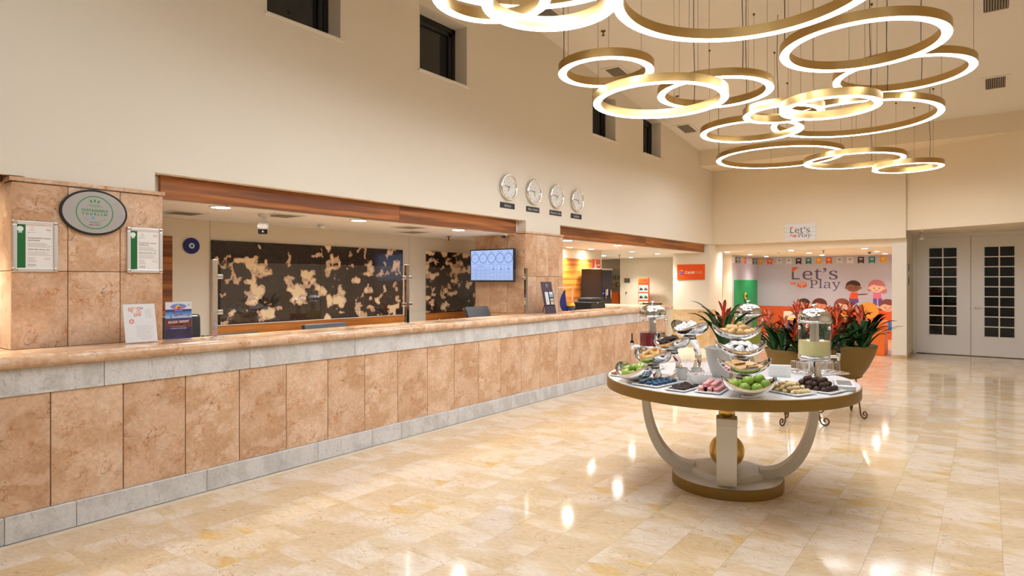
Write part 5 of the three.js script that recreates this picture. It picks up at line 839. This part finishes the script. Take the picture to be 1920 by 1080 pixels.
for (const [dx, dz, h] of [[-0.2, 0.08, 0.40], [-0.05, 0.16, 0.36], [0.04, -0.08, 0.44], [0.18, 0.08, 0.38], [0.2, -0.12, 0.42], [-0.12, -0.18, 0.42], [0.02, 0.2, 0.3]]) bromeliad('red flowered bromeliad in the planter closer to the doors', PR.x + dx, 0.745, PR.z + dz, h, 24, 17, 'bromeliads in the planter closer to the doors', 0.95, [rr(-0.08, 0.08), -dx * 0.9]);
// ================= PLAY ROOM =================
function flag(g, x, y, w, h, c, dark) { g.fillStyle = c; g.beginPath(); g.moveTo(x, y); g.lineTo(x + w, y); g.lineTo(x + w, y + h); g.lineTo(x + w / 2, y + h * 0.8); g.lineTo(x, y + h); g.fill(); g.fillStyle = dark; g.fillRect(x + w * 0.22, y + h * 0.22, w * 0.56, h * 0.1); g.fillRect(x + w * 0.3, y + h * 0.4, w * 0.4, h * 0.08); }
const FL = ['#e9a12c', '#dd5a26', '#cfc9cc', '#dcd6d6', '#3a2a36', '#1f7a80'];
function brick(g, x, y, s, c, gap) { g.fillStyle = c; g.beginPath(); g.moveTo(x, y - s * 0.5); g.lineTo(x + s * 0.86, y - s * 0.12); g.lineTo(x, y + s * 0.28); g.lineTo(x - s * 0.86, y - s * 0.12); g.fill(); g.beginPath(); g.moveTo(x - s * 0.86, y); g.lineTo(x - gap, y + s * 0.4); g.lineTo(x - gap, y + s); g.lineTo(x - s * 0.86, y + s * 0.6); g.fill(); g.beginPath(); g.moveTo(x + s * 0.86, y); g.lineTo(x + gap, y + s * 0.4); g.lineTo(x + gap, y + s); g.lineTo(x + s * 0.86, y + s * 0.6); g.fill(); g.fillStyle = '#f0dcd2'; for (const [a, b] of [[-0.35, -0.12], [0.35, -0.12], [0, -0.3], [0, 0.06]]) { g.lineWidth = s * 0.05; g.strokeStyle = '#f0dcd2'; g.beginPath(); g.ellipse(x + a * s, y + b * s, s * 0.16, s * 0.09, 0, 0, 7); g.stroke(); } }
function letsPlay(g, x, y, s, ink) { // x, y: top of the L; s: height of the L
  g.fillStyle = ink; g.fillRect(x, y, s * 0.13, s); g.fillRect(x, y + s * 0.9, s * 0.52, s * 0.1); g.fillStyle = '#e0622c'; g.beginPath(); g.moveTo(x, y); g.lineTo(x + s * 0.46, y); g.lineTo(x, y + s * 0.46); g.fill();
  g.textAlign = 'left'; g.textBaseline = 'alphabetic'; g.fillStyle = ink; g.font = Math.round(s * 1.28) + 'px serif'; g.save(); g.translate(x + s * 0.62, y + s); g.scale(1.16, 1.0); g.fillText('et\u2019s', 0, 0); g.restore();
  brick(g, x + s * 0.1, y + s * 1.25, s * 0.2, '#e0622c', s * 0.02); brick(g, x + s * 0.66, y + s * 1.36, s * 0.36, '#e0622c', s * 0.03);
  g.font = Math.round(s * 0.92) + 'px serif'; g.fillStyle = ink; g.save(); g.translate(x + s * 1.12, y + s * 1.7); g.scale(1.05, 1); g.fillText('Play', 0, 0); g.restore();
}
function face(g, x, y, r, skin, hair, style) {
  if (style === 'long') { g.fillStyle = hair; g.beginPath(); g.arc(x, y - r * 0.15, r * 1.18, 0, 7); g.fill(); g.beginPath(); g.arc(x + r * 0.95, y + r * 0.75, r * 0.5, 0, 7); g.fill(); g.beginPath(); g.arc(x - r * 0.95, y + r * 0.5, r * 0.35, 0, 7); g.fill(); }
  g.fillStyle = skin; g.beginPath(); g.ellipse(x, y + r * 0.1, r, r * 0.9, 0, 0, 7); g.fill(); g.beginPath(); g.arc(x - r, y + r * 0.25, r * 0.2, 0, 7); g.arc(x + r, y + r * 0.25, r * 0.2, 0, 7); g.fill();
  g.fillStyle = hair; g.beginPath(); g.arc(x, y - r * 0.08, r * 1.06, Math.PI * 1.02, Math.PI * 1.98); g.quadraticCurveTo(x + r * 0.3, y - r * 0.1, x - r * 0.4, y - r * 0.42); g.quadraticCurveTo(x - r * 0.8, y - r * 0.3, x - r * 1.05, y + r * 0.05); g.fill();
  g.fillStyle = '#3a2a26'; g.beginPath(); g.arc(x - r * 0.36, y + r * 0.25, r * 0.09, 0, 7); g.arc(x + r * 0.36, y + r * 0.25, r * 0.09, 0, 7); g.fill(); g.strokeStyle = '#8a4038'; g.lineWidth = r * 0.06; g.beginPath(); g.arc(x, y + r * 0.42, r * 0.26, 0.3, 2.84); g.stroke();
}
const muralBack = drawTex(1644, 1080, (g, W, H) => { // 4.1 m by 2.2 m at about 400 px / m... the wall from its corner to the pier
  const s = W / 3.9, Y = m => H - m * (H / 2.2);
  g.fillStyle = '#b9b3c4'; g.fillRect(0, 0, W, H); for (let i = 0; i < 900; i++) { g.fillStyle = hash(i, 3, 1) > 0.5 ? 'rgba(255,255,255,0.06)' : 'rgba(120,110,140,0.06)'; g.fillRect(hash(i, 1, 2) * W, hash(i, 2, 2) * H, 40 + 60 * hash(i, 5, 2), 5); }
  g.fillStyle = '#de5a26'; g.fillRect(0, Y(0.803), W, H);
  for (let i = 0; i < 15; i++) flag(g, (0.02 + i * 0.257) * s, Y(2.16), 0.15 * s, 0.18 * (H / 2.2), FL[i % 6], i % 6 === 2 || i % 6 === 3 ? '#6d656e' : '#f3d9c4');
  letsPlay(g, 0.945 * s, Y(1.905), 0.4 * s, '#5a4a74');
  // two children reaching to each other
  const k = s * 0.165, bx = 2.5 * s, by = Y(1.37); g.strokeStyle = '#7a4632'; g.lineWidth = k * 0.24; g.lineCap = 'round'; g.beginPath(); g.moveTo(bx + k * 0.2, by + k * 1.55); g.lineTo(bx + k * 1.9, by + k * 1.4); g.stroke(); g.fillStyle = '#e2542c'; g.beginPath(); g.moveTo(bx - k * 0.4, by + k * 1.1); g.lineTo(bx + k * 0.5, by + k * 1.1); g.lineTo(bx + k * 0.6, by + k * 2.3); g.lineTo(bx - k * 0.7, by + k * 2.3); g.fill(); g.fillStyle = '#6b4a86'; g.beginPath(); g.moveTo(bx - k * 0.7, by + k * 2.3); g.lineTo(bx + k * 0.6, by + k * 2.3); g.lineTo(bx + k * 0.7, by + k * 2.9); g.lineTo(bx - k * 0.1, by + k * 3.6); g.lineTo(bx - k * 0.5, by + k * 3.6); g.fill(); face(g, bx - k * 0.1, by, k * 1.02, '#8a5238', '#3a1f1c');
  const gx = 3.03 * s; g.strokeStyle = '#eab8a4'; g.beginPath(); g.moveTo(gx - k * 0.2, by + k * 1.5); g.lineTo(gx - k * 1.5, by + k * 1.45); g.stroke(); g.fillStyle = '#d9708e'; g.beginPath(); g.moveTo(gx - k * 0.5, by + k * 1.1); g.lineTo(gx + k * 0.6, by + k * 1.1); g.lineTo(gx + k * 0.7, by + k * 2.2); g.lineTo(gx - k * 0.5, by + k * 2.2); g.fill(); g.fillStyle = '#6b4a9a'; g.fillRect(gx - k * 0.5, by + k * 2.2, k * 0.55, k * 1.3); g.fillRect(gx + k * 0.2, by + k * 2.2, k * 0.55, k * 1.3); face(g, gx, by + k * 0.05, k * 1.0, '#eab8a4', '#c07078', 'long');
  // children peeping over the orange band
  g.fillStyle = '#e69a3a'; g.beginPath(); g.arc(2.83 * s, Y(0.74), k * 1.5, 0, 7); g.fill();
  face(g, 2.22 * s, Y(0.86), k * 1.0, '#e9b6a2', '#8a4438', 'long'); face(g, 3.28 * s, Y(0.86), k * 1.0, '#e6ab98', '#7d3f3a', 'long'); g.fillStyle = '#3aa4a0'; g.fillRect(1.08 * s, Y(0.66), k * 1.8, k * 1.6); face(g, 1.26 * s, Y(0.88), k * 0.95, '#e9a184', '#3a2620'); face(g, 1.66 * s, Y(0.86), k * 0.98, '#e08a6a', '#5a2a22', 'long');
  g.fillStyle = '#e9b6a2'; g.beginPath(); g.arc(2.5 * s, Y(0.34), k, 0, 7); g.fill(); g.fillStyle = '#d94f7a'; g.fillRect(2.4 * s, Y(0.3), k * 1.4, k * 1.4); g.fillStyle = '#e8c22c'; g.beginPath(); g.arc(2.0 * s, Y(0.5), k * 0.6, 0, 7); g.fill(); g.fillStyle = '#3a6fc0'; g.fillRect(3.2 * s, Y(0.46), k, k * 1.6);
});
const muralSide = drawTex(512, 512, (g, W, H) => { const Y = m => H - m * (H / 2.2); g.fillStyle = '#b9b3c4'; g.fillRect(0, 0, W, H); g.fillStyle = '#e0622c'; g.fillRect(0, Y(0.8), W, H); for (let i = 0; i < 9; i++) flag(g, (0.03 + i * 0.111) * W, Y(2.16), 0.07 * W, 0.18 * H / 2.2, FL[(i + 3) % 6], '#e8dcd4'); });
{
  const b = thing('wall_play_back', 'play room end wall printed with a children mural reading Let\u2019s Play', 'wall', [0, 0, 0], 0, null, 'structure');
  part('wall_body', muv(box(-5.5, -1.3, 0, 2.2, -18.905, -19.1)), M.plaster, b);
  part('mural_print', xf(new THREE.PlaneGeometry(3.9, 2.2), [-5.34 + 1.95, 1.1, -18.9]), printed(muralBack, 0.6), b);
  const s = thing('wall_play_side', 'lilac play room side wall with printed bunting and a green panel', 'wall', [0, 0, 0], 0, null, 'structure');
  part('wall_body', muv(box(-5.5, -5.345, 0, 2.2, -16.6, -19.0)), M.plaster, s);
  part('mural_print', xf(new THREE.PlaneGeometry(2.3, 2.2), [-5.34, 1.1, -17.75], [0, Math.PI / 2, 0]), printed(muralSide, 0.6), s);
  part('green_panel', rboxAt(-5.34, -5.325, 0.02, 1.545, -16.79, -18.86, 0.003), std({ color: new THREE.Color(0.0, 0.30, 0.09), roughness: 0.5 }), s);
}
{
  const f = thing('yellow_flower_hook', 'small yellow flower shaped hook on the green panel', 'hook', [-5.324, 1.1, -17.7], onLeft);
  for (let i = 0; i < 5; i++) part('petal', xf(new THREE.SphereGeometry(0.05, 12, 8), [0.06 * Math.cos(i * 1.257), 0.06 * Math.sin(i * 1.257), 0.015], [0, 0, 0], [1, 1, 0.3]), std({ color: new THREE.Color(0.85, 0.55, 0.02), roughness: 0.4 }), f);
  part('centre', xf(new THREE.SphereGeometry(0.035, 12, 8), [0.02, 0, 0.03]), M.black, f); part('stem', rod([0, -0.06, 0.01], [0, -0.25, 0.01], 0.01), M.black, f);
}
{ // sign over the opening
  const s = thing('play_sign', 'white boarded sign reading Let\u2019s Play above the play room opening', 'sign', [-3.145, 2.555, -14.25]);
  const tx = drawTex(610, 354, (g, W, H) => { g.fillStyle = '#e9e5e2'; g.fillRect(0, 0, W, H); g.strokeStyle = '#8d8a8c'; g.lineWidth = 3; for (let i = 1; i < 4; i++) { g.beginPath(); g.moveTo(0, i * H / 4); g.lineTo(W, i * H / 4); g.stroke(); } letsPlay(g, 110, 66, 132, '#3d3a55'); });
  for (let i = 0; i < 4; i++) part('plank', rboxAt(-0.305, 0.305, -0.177 + i * 0.0885, -0.177 + (i + 1) * 0.0885 - 0.0015, 0.001, 0.018, 0.0015), M.whitePlastic, s);
  printPlane(0.606, 0.35, tx, s, 0.019, 0.5);
}
// small furniture in the play room
function kidChair(label, x, z, turn, back, seat) { const c = thing('child_chair', label, 'chair', [x, 0, z], turn); for (const sx of [-1, 1]) for (const sz of [-1, 1]) part('leg', rod([sx * 0.14, 0, sz * 0.14], [sx * 0.12, 0.32, sz * 0.12], 0.015, 8), M.whitePlastic, c); part('seat', xf(rbox(0.3, 0.03, 0.3, 0.012), [0, 0.335, 0]), std({ color: new THREE.Color(...seat), roughness: 0.4 }), c); part('backrest', xf(rbox(0.3, 0.22, 0.03, 0.014), [0, 0.62, -0.14]), std({ color: new THREE.Color(...back), roughness: 0.4 }), c); for (const sx of [-1, 1]) part('back_post', rod([sx * 0.11, 0.33, -0.135], [sx * 0.11, 0.6, -0.14], 0.012, 8), M.whitePlastic, c); }
kidChair('small white and pink child chair beside the yellow play table', -4.05, -17.3, 0.4, [0.85, 0.72, 0.66], [0.8, 0.5, 0.4]);
{ const t = thing('child_table', 'low yellow child table with a blue leg in the play room', 'table', [-3.6, 0, -17.0]); part('top', xf(rbox(0.9, 0.03, 0.7, 0.012), [0, 0.56, 0]), std({ color: new THREE.Color(0.85, 0.50, 0.03), roughness: 0.4 }), t); for (const sx of [-1, 1]) for (const sz of [-1, 1]) part('leg', cyl(0.035, 0.03, 0.55, 14), std({ color: new THREE.Color(0.02, 0.10, 0.5), roughness: 0.4 }), t, [sx * 0.36, 0, sz * 0.26]); }
kidChair('small yellow child chair behind the planter bromeliads', -2.75, -16.6, -0.5, [0.85, 0.6, 0.03], [0.85, 0.6, 0.03]);
solo('orange_play_box', rboxAt(-2.35, -1.66, 0.001, 0.7, -14.72, -15.3, 0.012, 2), M.orange, 'large plain orange box beside the play room pier', 'box');
renderer.render(scene, camera);
